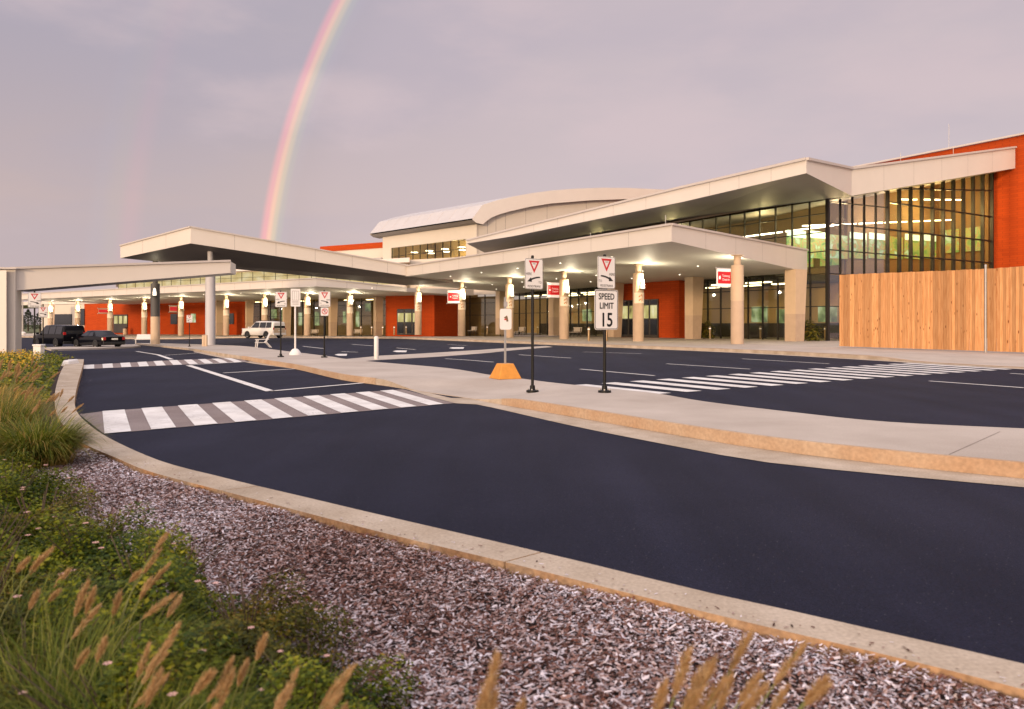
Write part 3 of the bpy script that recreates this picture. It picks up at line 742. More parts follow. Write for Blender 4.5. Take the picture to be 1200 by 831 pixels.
def column(root, x, y, zb, ztop, sconce=True, ang=SC_DIR, panel=True, glyph=False, energy=55, rad=.4, neck=.62, mats=None):
    mb = MB(); H = ztop-zb
    mb.lathe([(rad,0),(rad,2.72),(rad*.985,2.73),(rad*.985,H-neck-.10),(rad*.93,H-neck-.04),(rad*.56,H-neck),(rad*.56,H-.06),(rad*.95,H-.05),(rad*.95,H-.005)], 28, 0)
    # lower band is a second material
    k = 28
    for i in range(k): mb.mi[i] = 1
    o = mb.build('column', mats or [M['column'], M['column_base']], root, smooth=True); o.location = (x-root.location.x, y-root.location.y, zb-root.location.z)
    if panel:
        pb = MB(); n = 14; r1 = rad+.012; a0 = ang-1.5
        vs = []
        for j in range(n+1):
            a = a0+3.0*j/n; vs += [(r1*math.cos(a), r1*math.sin(a), 2.78), (r1*math.cos(a), r1*math.sin(a), 3.55)]
        pb.add(vs, [(2*j,2*j+2,2*j+3,2*j+1) for j in range(n)])
        pb.build('notice_panel', M['notice'], o, smooth=True)
        if glyph:
            gb = MB(); r2 = rad+.02
            for (u, v, wu, hv, rot) in [(-.35,3.28,.30,.10,0),(-.02,3.36,.16,.16,0),(-.30,3.02,.34,.10,0),(.10,3.05,.16,.22,0),(.28,3.3,.1,.2,0)]:
                a = ang-.15+u; 
                gb.add([(r2*math.cos(a+q*wu/2), r2*math.sin(a+q*wu/2), v+h*hv/2+q*.05) for q, h in ((-1,-1),(1,-1),(1,1),(-1,1))], [(0,1,2,3)])
            gb.build('pictogram', M['orange_base'], o)
    if sconce:
        cx, cy = (rad+.07)*math.cos(ang), (rad+.07)*math.sin(ang); zc = H-1.18-neck
        sb = MB(); sb.lathe([(.14,zc),(.17,zc+.04),(.16,zc+.3),(.10,zc+.62),(.05,zc+.72)], 16, 0, cx, cy)
        sb.build('sconce_diffuser', M['lamp_glow'], o, smooth=True)
        hb = MB(); hb.lathe([(.25,zc-.06),(.26,zc-.02),(.22,zc-.01)], 16, 0, cx, cy)
        hb.beam((cx*.6,cy*.6,zc-.03),(cx*.9,cy*.9,zc-.03),.2,.06)
        fb_ = MB(); fb_.lathe([(.06,zc+.70),(.04,zc+.78)], 12, 0, cx, cy); fb_.build('sconce_cap', M['dark_metal'], o)
        hb.build('sconce_bracket', M['dark_metal'], o)
        lamp_light('sconce_light', o, (cx*1.9, cy*1.9, H-1.15), energy)
    return o
def pier(root, x, y, zb, zt, wb=.95, wt=1.3, dp=.95):
    """tapered rectangular pier, wider at the top, facing the road"""
    mb = MB()
    def ring(w_, z):
        return [(x-dX*dp/2+nX*a, y-dY*dp/2+nY*a, z) for a in (-.48,w_-.48)]+[(x+dX*dp/2+nX*a, y+dY*dp/2+nY*a, z) for a in (w_-.48,-.48)]
    zm = zb+2.0; wm = wb+(wt-wb)*2.0/(zt-zb)
    mb.hexa(ring(wb,zb), ring(wm,zm), 1); mb.hexa(ring(wm,zm), ring(wt,zt), 0)
    rx, ry, rz = root.location
    mb.v = [(v[0]-rx, v[1]-ry, v[2]-rz) for v in mb.v]
    return mb.build('pier', [M['column'], M['column_base']], root)
def downlights(root, pts):
    for (x, y, z) in pts:
        mb = MB(); mb.lathe([(.05,z-.05),(.06,z-.03),(.06,z-.012)], 10, 0, x, y); mb.build('downlight', M['downlight'], root)
def ground_light(): pass

# ---- near canopy over the ticketing doors
can1 = tag(empty('entrance_canopy'), 'long pale entrance canopy on round columns, sloping back toward the tall glass corner', 'canopy', 'canopies along the terminal front')
Ac = on_off(787,-7.0); Bc = on_off(429.5,-7.0); Ec = on_off(946,12.0)
Bk = (Bc[0]+nX*19.5, Bc[1]+nY*19.5)
zA = (ZZ(283,Ac[1]), ZZ(263.5,Ac[1])); zB = (ZZ(330,Bc[1]), ZZ(319.5,Bc[1])); zE = (ZZ(318.8,Ec[1]), ZZ(293.5,Ec[1]))
canopy_roof(can1, [Ac,Ec,Bk,Bc], [zA[0],zE[0],5.3,zB[0]], [zA[1],zE[1],6.6,zB[1]], [0,3], [5,13])
def soff1(o): return zA[0]+(zE[0]-zA[0])*(o+7)/19
for i, px in enumerate((864,748,661,597,541,490)):
    x, y = on_off(px, 0.4 if i == 0 else 0)
    column(can1, x, y, .15, soff1(0)-.0, sconce=True, glyph=True, ang=SC_DIR if i else SC_DIR+2.4, energy=270)
for px in (931,812,720,650,587,533):
    x, y = on_off(px, 10); pier(can1, x, y, .15, soff1(10))
pts = []
for s_ in range(-4, 38, 6):
    for o_ in (-4.5, 3.5, 7.5):
        x, y = P(s_+1.5, o_); pts.append((x, y, soff1(o_)))
downlights(can1, pts)

# ---- far-left canopy along the long wing
can2 = tag(empty('entrance_canopy'), 'long low entrance canopy along the far-left wing, under the strip of yellow clerestory windows', 'canopy', 'canopies along the terminal front')
c1 = on_left(371,-7); c0 = on_left(14,-7); c3 = (-12.5,88.6)
zc1 = (ZZ(335.7,c1[1]), ZZ(326.4,c1[1])); zc0 = (5.32, 6.15)
cbk = (c0[0]+mX*20, c0[1]+mY*20); cbr = (c3[0]+mX*9+3, c3[1]+mY*9)
canopy_roof(can2, [c1,c3,cbr,cbk,c0], [zc1[0],5.25,5.1,5.05,zc0[0]], [zc1[1],5.68,5.9,5.9,zc0[1]], [0,4], [3,24])
def soff2(px): return zc0[0]+(zc1[0]-zc0[0])*cl((px-14)/357)-.12
for px in (410,360,310,265,212,169,129,91,59):
    x, y = on_left(px, 0); zb = zfun(x,y)+.15+.12
    column(can2, x, y, zb, soff2(px), glyph=False, ang=math.atan2(-lY,-lX)-.35, energy=270)
for px in (443,390,336,292,257,60):
    x, y = on_left(px, 8.5); pier(can2, x, y, zfun(x,y)+.15, soff2(px)-.06, .9, 1.1)
pts = []
for i in range(12):
    for o_ in (-3.5, 4.5):
        x, y = Q(4+i*7.5, o_); pts.append((x, y, soff2(600+F*x/y)-.02))
downlights(can2, pts)

# ---- raised canopy crossing the road
can3 = tag(empty('entrance_canopy'), 'raised dark-bellied canopy reaching out over the road on two tall columns', 'canopy', 'canopies along the terminal front')
Rr = on_Y(223.5,63.3); Lc = on_Y(141,68.6); Rb = on_Y(475,73.6); Rb = (Rb[0]+nX*5.2, Rb[1]+nY*5.2); Lb = (-15.3+nX*4.5, 79+nY*4.5)
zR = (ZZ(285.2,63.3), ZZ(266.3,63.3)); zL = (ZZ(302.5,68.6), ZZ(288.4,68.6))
canopy_roof(can3, [Rr,Rb,Lb,Lc], [zR[0],5.62,5.6,zL[0]], [zR[1],6.55,6.5,zL[1]], [0,3], [7,3], M['shaded_soffit'])

def soff3(x, y):
    t = ((x-Rr[0])*nX+(y-Rr[1])*nY)/26.; t = cl(t); u = ((x-Rr[0])*-.68+(y-Rr[1])*.73)/11.; 
    return (zR[0]+(5.62-zR[0])*t)*(1-u)+(zL[0]+(5.6-zL[0])*t)*u
x, y = on_Y(246.5,66); column(can3, x, y, zfun(x,y)+.02, soff3(x,y)+.05, sconce=False, panel=False, rad=.42, neck=2.3, mats=[M['roof_metal'], M['roof_metal']])
x, y = on_Y(182,70); column(can3, x, y, zfun(x,y)+.02, soff3(x,y)+.05, sconce=True, panel=False, ang=-1.25, energy=25, neck=2.4, mats=[M['shaded_column'], M['column']])
downlights(can3, [(Rr[0]+nX*a-.6*b, Rr[1]+nY*a+.75*b, soff3(Rr[0]+nX*a-.6*b, Rr[1]+nY*a+.75*b)+.015) for a in (4,9,14,18) for b in (1.6,6)])

# ---- low beam canopy at the left edge
can4 = tag(empty('gateway_canopy'), 'low pale beam canopy rising to the right from a square pillar beside the flower bed', 'canopy', None)
ga = on_Y(12,40.0); gb = on_Y(270,46.0)
bk = (-.55, 2.4)
za = (ZZ(341,40), ZZ(315,40)); zb_ = (ZZ(319.8,46), ZZ(306.3,46))
canopy_roof(can4, [ga,gb,(gb[0]+bk[0],gb[1]+bk[1]),(ga[0]+bk[0],ga[1]+bk[1])], [za[0],zb_[0],zb_[0]+.05,za[0]+.05], [za[1],zb_[1],zb_[1],za[1]], [0], [1])
mb = MB(); pa = on_Y(-24,39.5); pb = on_Y(18,39.9)
mb.prism([pa,pb,(pb[0]-.45,pb[1]+1.2),(pa[0]-.45,pa[1]+1.2)], -.6, ZZ(315.5,39.7)); mb.build('pillar', M['panel'], can4)
mb = MB(); q = on_Y(7.5,39.55); mb.prism([on_Y(-24,39.30),on_Y(7.5,39.45),q,on_Y(-24,39.44)], -.6, ZZ(317,39.4)); mb.build('pillar_cladding', M['panel'], can4)
mb = MB(); mb.prism([on_Y(-24,39.2),on_Y(19,39.7),on_Y(19,41.4),on_Y(-24,41.0)], ZZ(315.5,39.7)+.003, ZZ(313.5,39.7)); mb.build('pillar_cap', M['cap'], can4)

# ================================================================== terminal building
term = tag(empty('airport_terminal'), 'low red and ivory airport terminal with tall glass corner, sloping wing roof and barrel-vaulted hall', 'terminal building')
def curtain(name, a, b, z0, z1, nv, hs, gm, mw=.07, md=.16, fin=0.0, finm=None):
    """mullion grid with one glass pane; z1 may be (za, zb); hs = list of transom heights"""
    z1a, z1b = z1 if isinstance(z1, tuple) else (z1, z1)
    L_ = math.hypot(b[0]-a[0], b[1]-a[1]); ux, uy = (b[0]-a[0])/L_, (b[1]-a[1])/L_
    on = (uy, -ux)
    if on[0]*(-a[0])+on[1]*(-a[1]) < 0: on = (-on[0],-on[1])
    mb = MB()
    for i in range(nv+1):
        t = i/nv; x, y = a[0]+(b[0]-a[0])*t, a[1]+(b[1]-a[1])*t; zt = z1a+(z1b-z1a)*t
        mb.hexa([(x-ux*mw/2-on[0]*md/2,y-uy*mw/2-on[1]*md/2,z0),(x+ux*mw/2-on[0]*md/2,y+uy*mw/2-on[1]*md/2,z0),(x+ux*mw/2+on[0]*(md/2+fin),y+uy*mw/2+on[1]*(md/2+fin),z0),(x-ux*mw/2+on[0]*(md/2+fin),y-uy*mw/2+on[1]*(md/2+fin),z0)],
                [(x-ux*mw/2-on[0]*md/2,y-uy*mw/2-on[1]*md/2,zt),(x+ux*mw/2-on[0]*md/2,y+uy*mw/2-on[1]*md/2,zt),(x+ux*mw/2+on[0]*(md/2+fin),y+uy*mw/2+on[1]*(md/2+fin),zt),(x-ux*mw/2+on[0]*(md/2+fin),y-uy*mw/2+on[1]*(md/2+fin),zt)])
    for h in hs:
        ha, hb = h if isinstance(h, tuple) else (h, h)
        t0 = 0.0
        if z1b > z1a and ha > z1a: pass
        mb.beam((a[0]+on[0]*.01,a[1]+on[1]*.01,ha), (b[0]+on[0]*.01,b[1]+on[1]*.01,hb), md*.8, mw*.9)
    cw = mb.build(name, M['mullion'], term)
    gbm = MB(); gbm.wall(a, b, z0, (z1a, z1b), .024); gbm.build('glass_pane', gm, cw)
    return cw
def tpart(mb, name, m, par=None, **k): return mb.build(name, m, par or term, **k)
def tsplit(mb, name, m, par=None):
    """every 8-cornered piece collected in mb becomes a part of its own"""
    for k in range(0, len(mb.v), 8):
        b = MB(); b.v = mb.v[k:k+8]; b.f = [[i-k for i in f] for f in mb.f if k <= f[0] < k+8]; b.mi = [0]*len(b.f); b.build(name, m, par or term)

J = (-1.5, 97.5)
G = P(-6.4, 13.0); Gend = P(-6.4, 36.6)
# floor, back wall and slab behind the near glass
mb = MB()
mb.prism([P(-6.2,13.2),P(-6.2,36.5),P(40,36.5),P(41,13.2)], .05, .16); tpart(mb, 'floor', M['int_floor'])
mb = MB(); mb.prism([P(-1.5,13.3),P(-1.5,22.5),P(39,22.5),P(40.5,13.3)], 5.05, 5.6); slab_o = tpart(mb, 'upper_floor', M['dark_int'])
mb = MB(); mb.wall(P(-1.4,22.0), P(62,22.0), .16, 5.05, .2); tsplit(mb, 'interior_wall', M['tan_int'])
mb = MB()
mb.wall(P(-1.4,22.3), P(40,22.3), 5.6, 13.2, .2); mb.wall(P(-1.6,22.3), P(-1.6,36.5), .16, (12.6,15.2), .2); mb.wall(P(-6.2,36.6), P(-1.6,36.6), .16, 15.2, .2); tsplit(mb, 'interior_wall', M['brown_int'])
mb = MB()
for s_ in range(1, 40, 4):
    for o_ in (15.2, 18.6):
        mb.prism([P(s_,o_),P(s_,o_+.6),P(s_+2.4,o_+.6),P(s_+2.4,o_)], 4.96, 5.04)
tsplit(mb,'ceiling_light', M['ceil_light'])
# upper level light strips and lit windows deep inside
mb = MB()
for s_ in range(-4, 36, 5): mb.prism([P(s_,17.0),P(s_,17.14),P(s_+4.6,17.14),P(s_+4.6,17.0)], 9.3, 9.4)
for i in range(6):
    o0 = 14.5+i*3.7; mb.hexa([P(-3.0,o0)+(9.2+i*.35,),P(-3.0,o0+3.2)+(9.5+i*.35,),P(-3.14,o0+3.2)+(9.5+i*.35,),P(-3.14,o0)+(9.2+i*.35,)],
                              [P(-3.0,o0)+(9.3+i*.35,),P(-3.0,o0+3.2)+(9.6+i*.35,),P(-3.14,o0+3.2)+(9.6+i*.35,),P(-3.14,o0)+(9.3+i*.35,)])
for i in range(3):
    o0 = 25+i*3.6; mb.hexa([P(-4.6,o0)+(12.0+i*.3,),P(-4.6,o0+2.6)+(12.2+i*.3,),P(-4.75,o0+2.6)+(12.2+i*.3,),P(-4.75,o0)+(12.0+i*.3,)],
                              [P(-4.6,o0)+(12.1+i*.3,),P(-4.6,o0+2.6)+(12.3+i*.3,),P(-4.75,o0+2.6)+(12.3+i*.3,),P(-4.75,o0)+(12.1+i*.3,)])
tsplit(mb,'strip_light', M['strip'])
def lit_window_mat():
    m, nt, b = new_mat('lit_mural_windows'); N = nt.nodes; L = nt.links
    tc = N.new('ShaderNodeTexCoord'); n = N.new('ShaderNodeTexNoise'); n.inputs['Scale'].default_value = .9; n.inputs['Detail'].default_value = 4; n.inputs['Distortion'].default_value = 1.2
    L.new(tc.outputs['Object'], n.inputs['Vector'])
    r = N.new('ShaderNodeValToRGB'); cr = r.color_ramp
    for _ in range(4): cr.elements.new(.5)
    for e, (p, c) in zip(cr.elements, [(.28,(.02,.10,.03)),(.40,(.12,.42,.06)),(.48,(.45,.52,.10)),(.54,(.50,.20,.05)),(.60,(.25,.62,.20)),(.70,(.65,.98,.75))]): e.position = p; e.color = c+(1,)
    L.new(n.outputs['Fac'], r.inputs['Fac']); L.new(r.outputs['Color'], b.inputs['Emission Color']); b.inputs['Emission Strength'].default_value = .9
    b.inputs['Base Color'].default_value = (.1,.1,.08,1)
    return m
M['mural'] = lit_window_mat()
def lit_tex(name, stops, sc, strength, stretch=(1,1,1)):
    m, nt, b = new_mat(name); N = nt.nodes; L = nt.links
    tc = N.new('ShaderNodeTexCoord'); mp = N.new('ShaderNodeMapping'); mp.inputs['Scale'].default_value = stretch; L.new(tc.outputs['Object'], mp.inputs['Vector'])
    n = N.new('ShaderNodeTexNoise'); n.inputs['Scale'].default_value = sc; n.inputs['Detail'].default_value = 3; L.new(mp.outputs[0], n.inputs['Vector'])
    r = N.new('ShaderNodeValToRGB'); cr = r.color_ramp
    while len(cr.elements) < len(stops): cr.elements.new(.5)
    for e, (p, c) in zip(cr.elements, stops): e.position = p; e.color = c+(1,)
    L.new(n.outputs['Fac'], r.inputs['Fac']); L.new(r.outputs['Color'], b.inputs['Emission Color']); b.inputs['Emission Strength'].default_value = strength
    b.inputs['Base Color'].default_value = (.05,.05,.04,1); return m
M['green_lit'] = lit_tex('lit_green_room', [(.30,(.02,.04,.02)),(.44,(.16,.24,.09)),(.55,(.42,.52,.26)),(.68,(.65,.75,.55))], .9, .8, (1,1,.8))
M['yellow_lit'] = lit_tex('lit_door_view', [(.28,(.10,.08,.02)),(.42,(.50,.44,.14)),(.60,(.75,.68,.30)),(.75,(.9,.85,.55))], 1.1, .75, (1,1,.5))
mb = MB()
for i in range(8):
    o0 = 14.2+i*2.75; z0 = 6.8+i*.12
    mb.wall(P(-1.75,o0), P(-1.75,o0+2.45), z0, z0+2.0, .06)
for i in range(2): mb.wall(P(-5.6+i*1.9,36.3), P(-4.0+i*1.9,36.3), 8.2, 10.4, .06)
for i in range(5): mb.wall(P(-1+i*2.6,22.05), P(.9+i*2.6,22.1), 6.6, 8.2, .06)
tsplit(mb,'lit_window', M['mural'])
mb = MB()
for i in range(8):
    o0 = 14.2+i*2.75; z0 = 8.5+i*.12
    if i % 3 != 2: mb.wall(P(-1.82,o0), P(-1.82,o0+2.3), z0, z0+.55, .06)
tsplit(mb,'lit_window', M['pale_lit'])
for (s_, o_, z_, e_) in ((3,17,9.6,800),(14,17,9.6,800),(26,17,9.6,800),(-4,18,9.6,1200),(-4.2,25,10.4,1300),(-4.2,32,11.8,1300)):
    x, y = P(s_,o_); lamp_light('interior_light', term, (x,y,z_), e_, (1,.80,.42), .5)
# glass
curtain('curtain_wall', G, P(34.8,13), 5.3, (11.05,10.75), 26, [6.9,8.35,9.75], M['glass'])
curtain('curtain_wall', G, P(10.2,13), .15, 5.3, 11, [2.75,4.2,5.2], M['glass'])
mid = P(-6.4, 20.5)
def wz(o): return 10.85+(15.6-10.85)*(o-13)/23.7
curtain('curtain_wall', G, mid, .15, (wz(13),wz(20.5)), 5, [2.75,5.2,7.0,9.0,(10.6,10.75)], M['glass_blue'], md=.18)
curtain('curtain_wall', mid, Gend, .15, (wz(20.5),wz(36.6)), 10, [2.75,5.2,7.0,9.0,11.2,(12.3,13.6)], M['glass_dark'], fin=.10, md=.2, mw=.12)
mb = MB(); mb.prism([P(-6.5,12.88),P(-6.5,13.12),P(-6.28,13.12),P(-6.28,12.88)], .15, 11.0); tpart(mb, 'corner_post', M['mullion'])
# wing roof: overhang strip then the rising wing
Fc = on_off(945,3.0); Tp = on_off(547,3.0); V = on_off(998,13.0); TB = on_off(572,13.0)
W_ = (44.9,67.0)
zF = (ZZ(203,Fc[1]), ZZ(187,Fc[1])); zT = (ZZ(285.5,Tp[1]), ZZ(282,Tp[1])); zV = (ZZ(229.5,V[1]), ZZ(198,V[1])); zW = (ZZ(197.2,W_[1]), ZZ(173,W_[1]))
mid_f = on_off(800,3.0); zM = (ZZ(236.6,mid_f[1]), ZZ(220,mid_f[1])); midb = on_off(790,13.0)
m6 = on_off(600,3.0); z6 = (ZZ(277,m6[1]), ZZ(269,m6[1]))
mb = MB()
# overhang: corners ccw from above
fr = [Fc, mid_f, m6, Tp]; fz = [zF, zM, z6, zT]; bkp = [V, midb, on_off(620,13.0), TB]; bz = [(zV[0],zV[1]),(11.08,12.3),(11.0,11.9),(10.7,11.3)]
for i in range(3):
    b = [fr[i]+(fz[i][0],), bkp[i]+(bz[i][0],), bkp[i+1]+(bz[i+1][0],), fr[i+1]+(fz[i+1][0],)]
    t = [fr[i]+(fz[i][1],), bkp[i]+(bz[i][1],), bkp[i+1]+(bz[i+1][1],), fr[i+1]+(fz[i+1][1],)]
    k = len(mb.v); mb.add(b+t, [(0,1,2,3)], 2); mb.add(b+t, [(4,5,6,7)], 1)
    mb.add(b+t, [(3,0,4,7)], 0)
    if i == 0: mb.add(b+t, [(0,1,5,4)], 0)
    if i == 2: mb.add(b+t, [(2,3,7,6)], 0)
Wb = (W_[0]+dX*44, W_[1]+dY*44)
b = [V+(zV[0],), W_+(zW[0],), Wb+(zW[0]-2.5,), TB+(10.7,)]; t = [V+(zV[1],), W_+(zW[1],), Wb+(zW[1]-2.5,), TB+(11.3,)]
mb.add(b+t, [(0,1,2,3)], 2); mb.add(b+t, [(4,5,6,7)], 1); mb.add(b+t, [(0,1,5,4)], 0); mb.add(b+t, [(1,2,6,5)], 0)
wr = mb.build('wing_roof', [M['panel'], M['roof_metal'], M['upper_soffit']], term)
sb = MB(); cb = MB()
onV = ((W_[1]-V[1]), -(W_[0]-V[0])); l_ = math.hypot(*onV); onV = (onV[0]/l_, onV[1]/l_)
seams(sb, V, W_, (zV[0],zW[0]), (zV[1],zW[1]), 6, onV)
onF = (-nX,-nY)
seams(sb, Fc, mid_f, (zF[0],zM[0]), (zF[1],zM[1]), 4, onF); seams(sb, mid_f, m6, (zM[0],z6[0]), (zM[1],z6[1]), 6, onF)
sb.build('panel_seam', M['seam'], wr)
for p, q, za_, zb2, on in ((V,W_,zV[1],zW[1],onV),(Fc,mid_f,zF[1],zM[1],onF),(mid_f,m6,zM[1],z6[1],onF),(m6,Tp,z6[1],zT[1],onF),(Fc,V,zF[1],zV[1],(-dX,-dY))):
    cb.beam((p[0]+on[0]*.05,p[1]+on[1]*.05,za_+.04),(q[0]+on[0]*.05,q[1]+on[1]*.05,zb2+.04),.2,.16)
cb.build('fascia_cap', M['cap'], wr)
mb = MB(); a = P(-6.45,12.86); b2 = P(34.8,12.86)
mb.beam(a+(11.02,), b2+(10.72,), .12, .14); mb.build('head_trim', M['column'], wr)
for px, py, Yv in ((1085,186,56),(1135,184,60),):
    x, y = on_Y(px, Yv); 
mb = MB()
for t in (.3,.62): 
    x, y = V[0]+(W_[0]-V[0])*t, V[1]+(W_[1]-V[1])*t; zt = zV[1]+(zW[1]-zV[1])*t; mb.tube([(x+dX*.6,y+dY*.6,zt-.4),(x+dX*.6,y+dY*.6,zt+.8)], .018, 6)
x, y = on_off(1112,37.5); mb.tube([(x,y,17),(x,y,20.8)], .02, 6)
x, y = on_off(722,6.5)
for px, o_ in ((692,-3.0),(780,-4.5)): 
    x, y = on_off(px, o_); mb.tube([(x,y,6.6),(x,y,8.1)], .025, 6)
tpart(mb, 'lightning_rod', M['galv'])
# red block behind, and red return at the right
mb = MB(); mb.prism([P(-17,36.9),P(-17,60),P(45,60),P(45,36.9)], -.2, 18.2); rw = tpart(mb, 'rear_wall', M['red'])
mb = MB(); mb.beam(P(-17,36.8)+(18.25,), P(45,36.8)+(18.25,), .5, .16); mb.build('coping', M['cap'], rw)
# lower ivory walls between near glass and barrel hall
def zwall(name, a, b, z0, z1, m, th=.3):
    mb = MB(); mb.wall(a, b, z0, z1, th); return tpart(mb, name, m)
zwall('upper_wall', P(34.9,13.1), J, 5.3, 10.6, M['wall_panel']); zwall('upper_wall', on_left(470,13.2), J, 5.3, 10.4, M['wall_panel'])
# red vestibules with doors
def vestibule(a, b, depth, nvec, zb, zt, doors):
    mb = MB(); c = (b[0]+nvec[0]*depth, b[1]+nvec[1]*depth); d_ = (a[0]+nvec[0]*depth, a[1]+nvec[1]*depth)
    mb.prism([a,d_,c,b], zb-.2, zt); v = tpart(mb, 'vestibule', M['red'])
    L_ = math.hypot(b[0]-a[0], b[1]-a[1]); ux, uy = (b[0]-a[0])/L_, (b[1]-a[1])/L_
    for (t0, t1, h, nleaf) in doors:
        p = (a[0]+ux*t0*L_-nvec[0]*.05, a[1]+uy*t0*L_-nvec[1]*.05); q = (a[0]+ux*t1*L_-nvec[0]*.05, a[1]+uy*t1*L_-nvec[1]*.05)
        fb = MB(); fb.wall(p, q, zb, zb+h, .12)
        d_o = fb.build('door', M['dark_metal'], v)
        for i in range(nleaf):
            lb = MB(); gb_ = MB(); gd = MB()
            u0, u1 = (i+.12)/nleaf, (i+.88)/nleaf
            pa = lerp(p,q,u0); pb2 = lerp(p,q,u1); e = .075
            pa = (pa[0]-nvec[0]*e, pa[1]-nvec[1]*e); pb2 = (pb2[0]-nvec[0]*e, pb2[1]-nvec[1]*e)
            lb.wall(pa, pb2, zb+h*.5, zb+h*.84, .03); gd.wall(pa, pb2, zb+.25, zb+h*.47, .03); gb_.wall(pa, pb2, zb+h*.87, zb+h*.97, .03)
            lb.build('door_light', M['yellow_lit'], d_o); gd.build('door_glass', M['car_glass'], d_o); gb_.build('transom', M['car_glass'], d_o)
    return v
vestibule(on_off(722,11.4), on_off(796,11.4), 2.2, (nX,nY), .15, 5.35, [(.10,.36,3.6,2),(.44,.70,3.6,2)])
a = on_left(509,7.5); b = on_left(452,7.5)
vestibule(b, a, 5.5, (mX,mY), .0, 5.2, [(.25,.72,3.4,3)])
# ground floor between vestibules: near segment to the corner
curtain('curtain_wall', on_off(720,13), J, .15, 5.3, 15, [2.75,4.4], M['glass'])
mb = MB(); mb.wall(P(-1.3,21.82), P(46,21.82), .17, 1.5, .1); tpart(mb, 'dado_panel', M['dark_int'])
mb = MB()
for s_, w2, h in ((2,3,1.1),(8,4,1.2),(18,5,1.1),(26,4,1.3),(33,3,1.1)):
    mb.prism([P(s_,15.5),P(s_,16.3),P(s_+w2,16.3),P(s_+w2,15.5)], .16, h)
tsplit(mb,'counter', M['dark_int'])
mb = MB()
for s_, z0, z1 in ((-1,1.6,3.0),(3.5,1.5,2.8),(6.5,1.6,3.1),(19,1.5,3.2),(22,1.5,3.2),(28,2.,3.4),(34,1.8,3.3)):
    mb.wall(P(s_,21.8), P(s_+1.9,21.8), z0, z1, .05)
tsplit(mb,'lit_window', M['green_lit'])
# left wing walls
def lw(px0, px1, o_, z0, z1, m, name='wing_wall'):
    a, b = on_left(px0,o_), on_left(px1,o_); mb = MB(); mb.wall(a, b, z0, z1, .4); return tpart(mb, name, m), a, b
lw(100,293,13,-.6,5.3,M['red'])
lw(50,100,13,-.6,5.3,M['wall_panel'])
mb = MB(); a, b = on_left(62,12.7), on_left(84,12.7); mb.wall(a,b,1.2,3.4,.1); a, b = on_left(88,12.7), on_left(99,12.7); mb.wall(a,b,1.2,4.4,.1); tsplit(mb,'window',M['car_glass'])
curtain('curtain_wall', on_left(293,13), J, -.3, 5.3, 20, [2.6,4.2], M['glass'])
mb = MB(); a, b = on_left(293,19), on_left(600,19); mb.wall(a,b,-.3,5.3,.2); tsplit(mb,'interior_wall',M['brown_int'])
mb = MB(); mb.prism([on_left(293,13.1),on_left(560,13.1),on_left(560,19),on_left(293,19)], 5.15, 5.3); tpart(mb,'ceiling',M['tan_int'])
mb = MB()
for px in range(300, 560, 26): 
    a, b = on_left(px,15.5), on_left(px+10,15.5); mb.wall(a,b,5.02,5.10,.4)
tsplit(mb,'ceiling_light',M['ceil_light'])
mb = MB()
for px, w2, z0, z1 in ((318,6,2.4,3.9),(330,5,2.0,3.8),(350,5,1.2,3.3),(369,5,1.2,3.4),(402,4,1.6,3.4),(417,4,1.0,3.4),(428,6,3.4,4.6),(440,6,3.4,4.6)):
    a, b = on_left(px,18.7), on_left(px+w2,18.7); mb.wall(a,b,z0,z1,.06)
tsplit(mb,'lit_window',M['green_lit'])
# doors and dark screens in the red wing wall
def wing_door(px0, px1, z0, z1, lit=True):
    a, b = on_left(px0,12.72), on_left(px1,12.72); mb = MB(); mb.wall(a,b,z0,z1,.14); d_ = tpart(mb,'door',M['dark_metal'])
    if lit:
        n = 3
        for i in range(n):
            lb = MB(); lb.wall(on_left(px0+(px1-px0)*(i+.15)/n,12.6), on_left(px0+(px1-px0)*(i+.85)/n,12.6), z0+(z1-z0)*.5, z0+(z1-z0)*.92, .04)
            lb.build('door_light', M['yellow_lit'], d_)
wing_door(133,149.5,-.2,3.2)
mb = MB()
for a_, b_ in ((200,207.5),(267,274)): mb.wall(on_left(a_,12.7), on_left(b_,12.7), 1.4, 3.2, .12)
tsplit(mb,'display_screen',M['car_glass'])
mb = MB(); mb.wall(on_left(224,12.7), on_left(229,12.7), 1.7, 3.2, .12); tsplit(mb,'display_screen',M['green_lit'])
# clerestory above the left wing
ca, cb_ = on_left(139,12), on_left(476,12)
mb = MB(); mb.wall(ca, cb_, 5.6, 7.0, .3); tpart(mb,'clerestory_sill',M['wall_panel'])
M['clere'] = mat_emit('lit_clerestory', (.80,.56,.20), .55)
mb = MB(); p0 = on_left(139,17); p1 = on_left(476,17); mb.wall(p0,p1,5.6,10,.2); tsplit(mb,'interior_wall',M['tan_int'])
mb = MB()
for i in range(13):
    x0 = 150+i*25; mb.wall(on_left(x0,15.5), on_left(x0+17,15.5), 9.0, 9.12, .3)
tsplit(mb,'strip_light',M['strip'])
for px in (170,230,290,350,420):
    x, y = on_left(px,14.3); lamp_light('interior_light', term, (x,y,8.6), 900, (1,.78,.40), .4)
M['clere'] = lit_tex('frosted_lit_glazing', [(.30,(.62,.45,.16)),(.50,(.80,.62,.26)),(.72,(.95,.82,.48))], .5, .62, (1,1,2.5))
curtain('clerestory', ca, cb_, 7.0, 9.75, 26, [8.9], M['clere'], mw=.05)
mb = MB(); mb.prism([on_left(136,10.0),on_left(480,10.0),on_left(480,30),on_left(136,30)], 9.78, 10.4, 0, 2); tpart(mb,'clerestory_roof',[M['panel'],M['roof_metal'],M['column']])
mb = MB(); mb.prism([on_left(16,13.3),on_left(139,13.3),on_left(139,32),on_left(16,32)], 5.4, 6.1); tpart(mb,'low_roof',M['panel'])
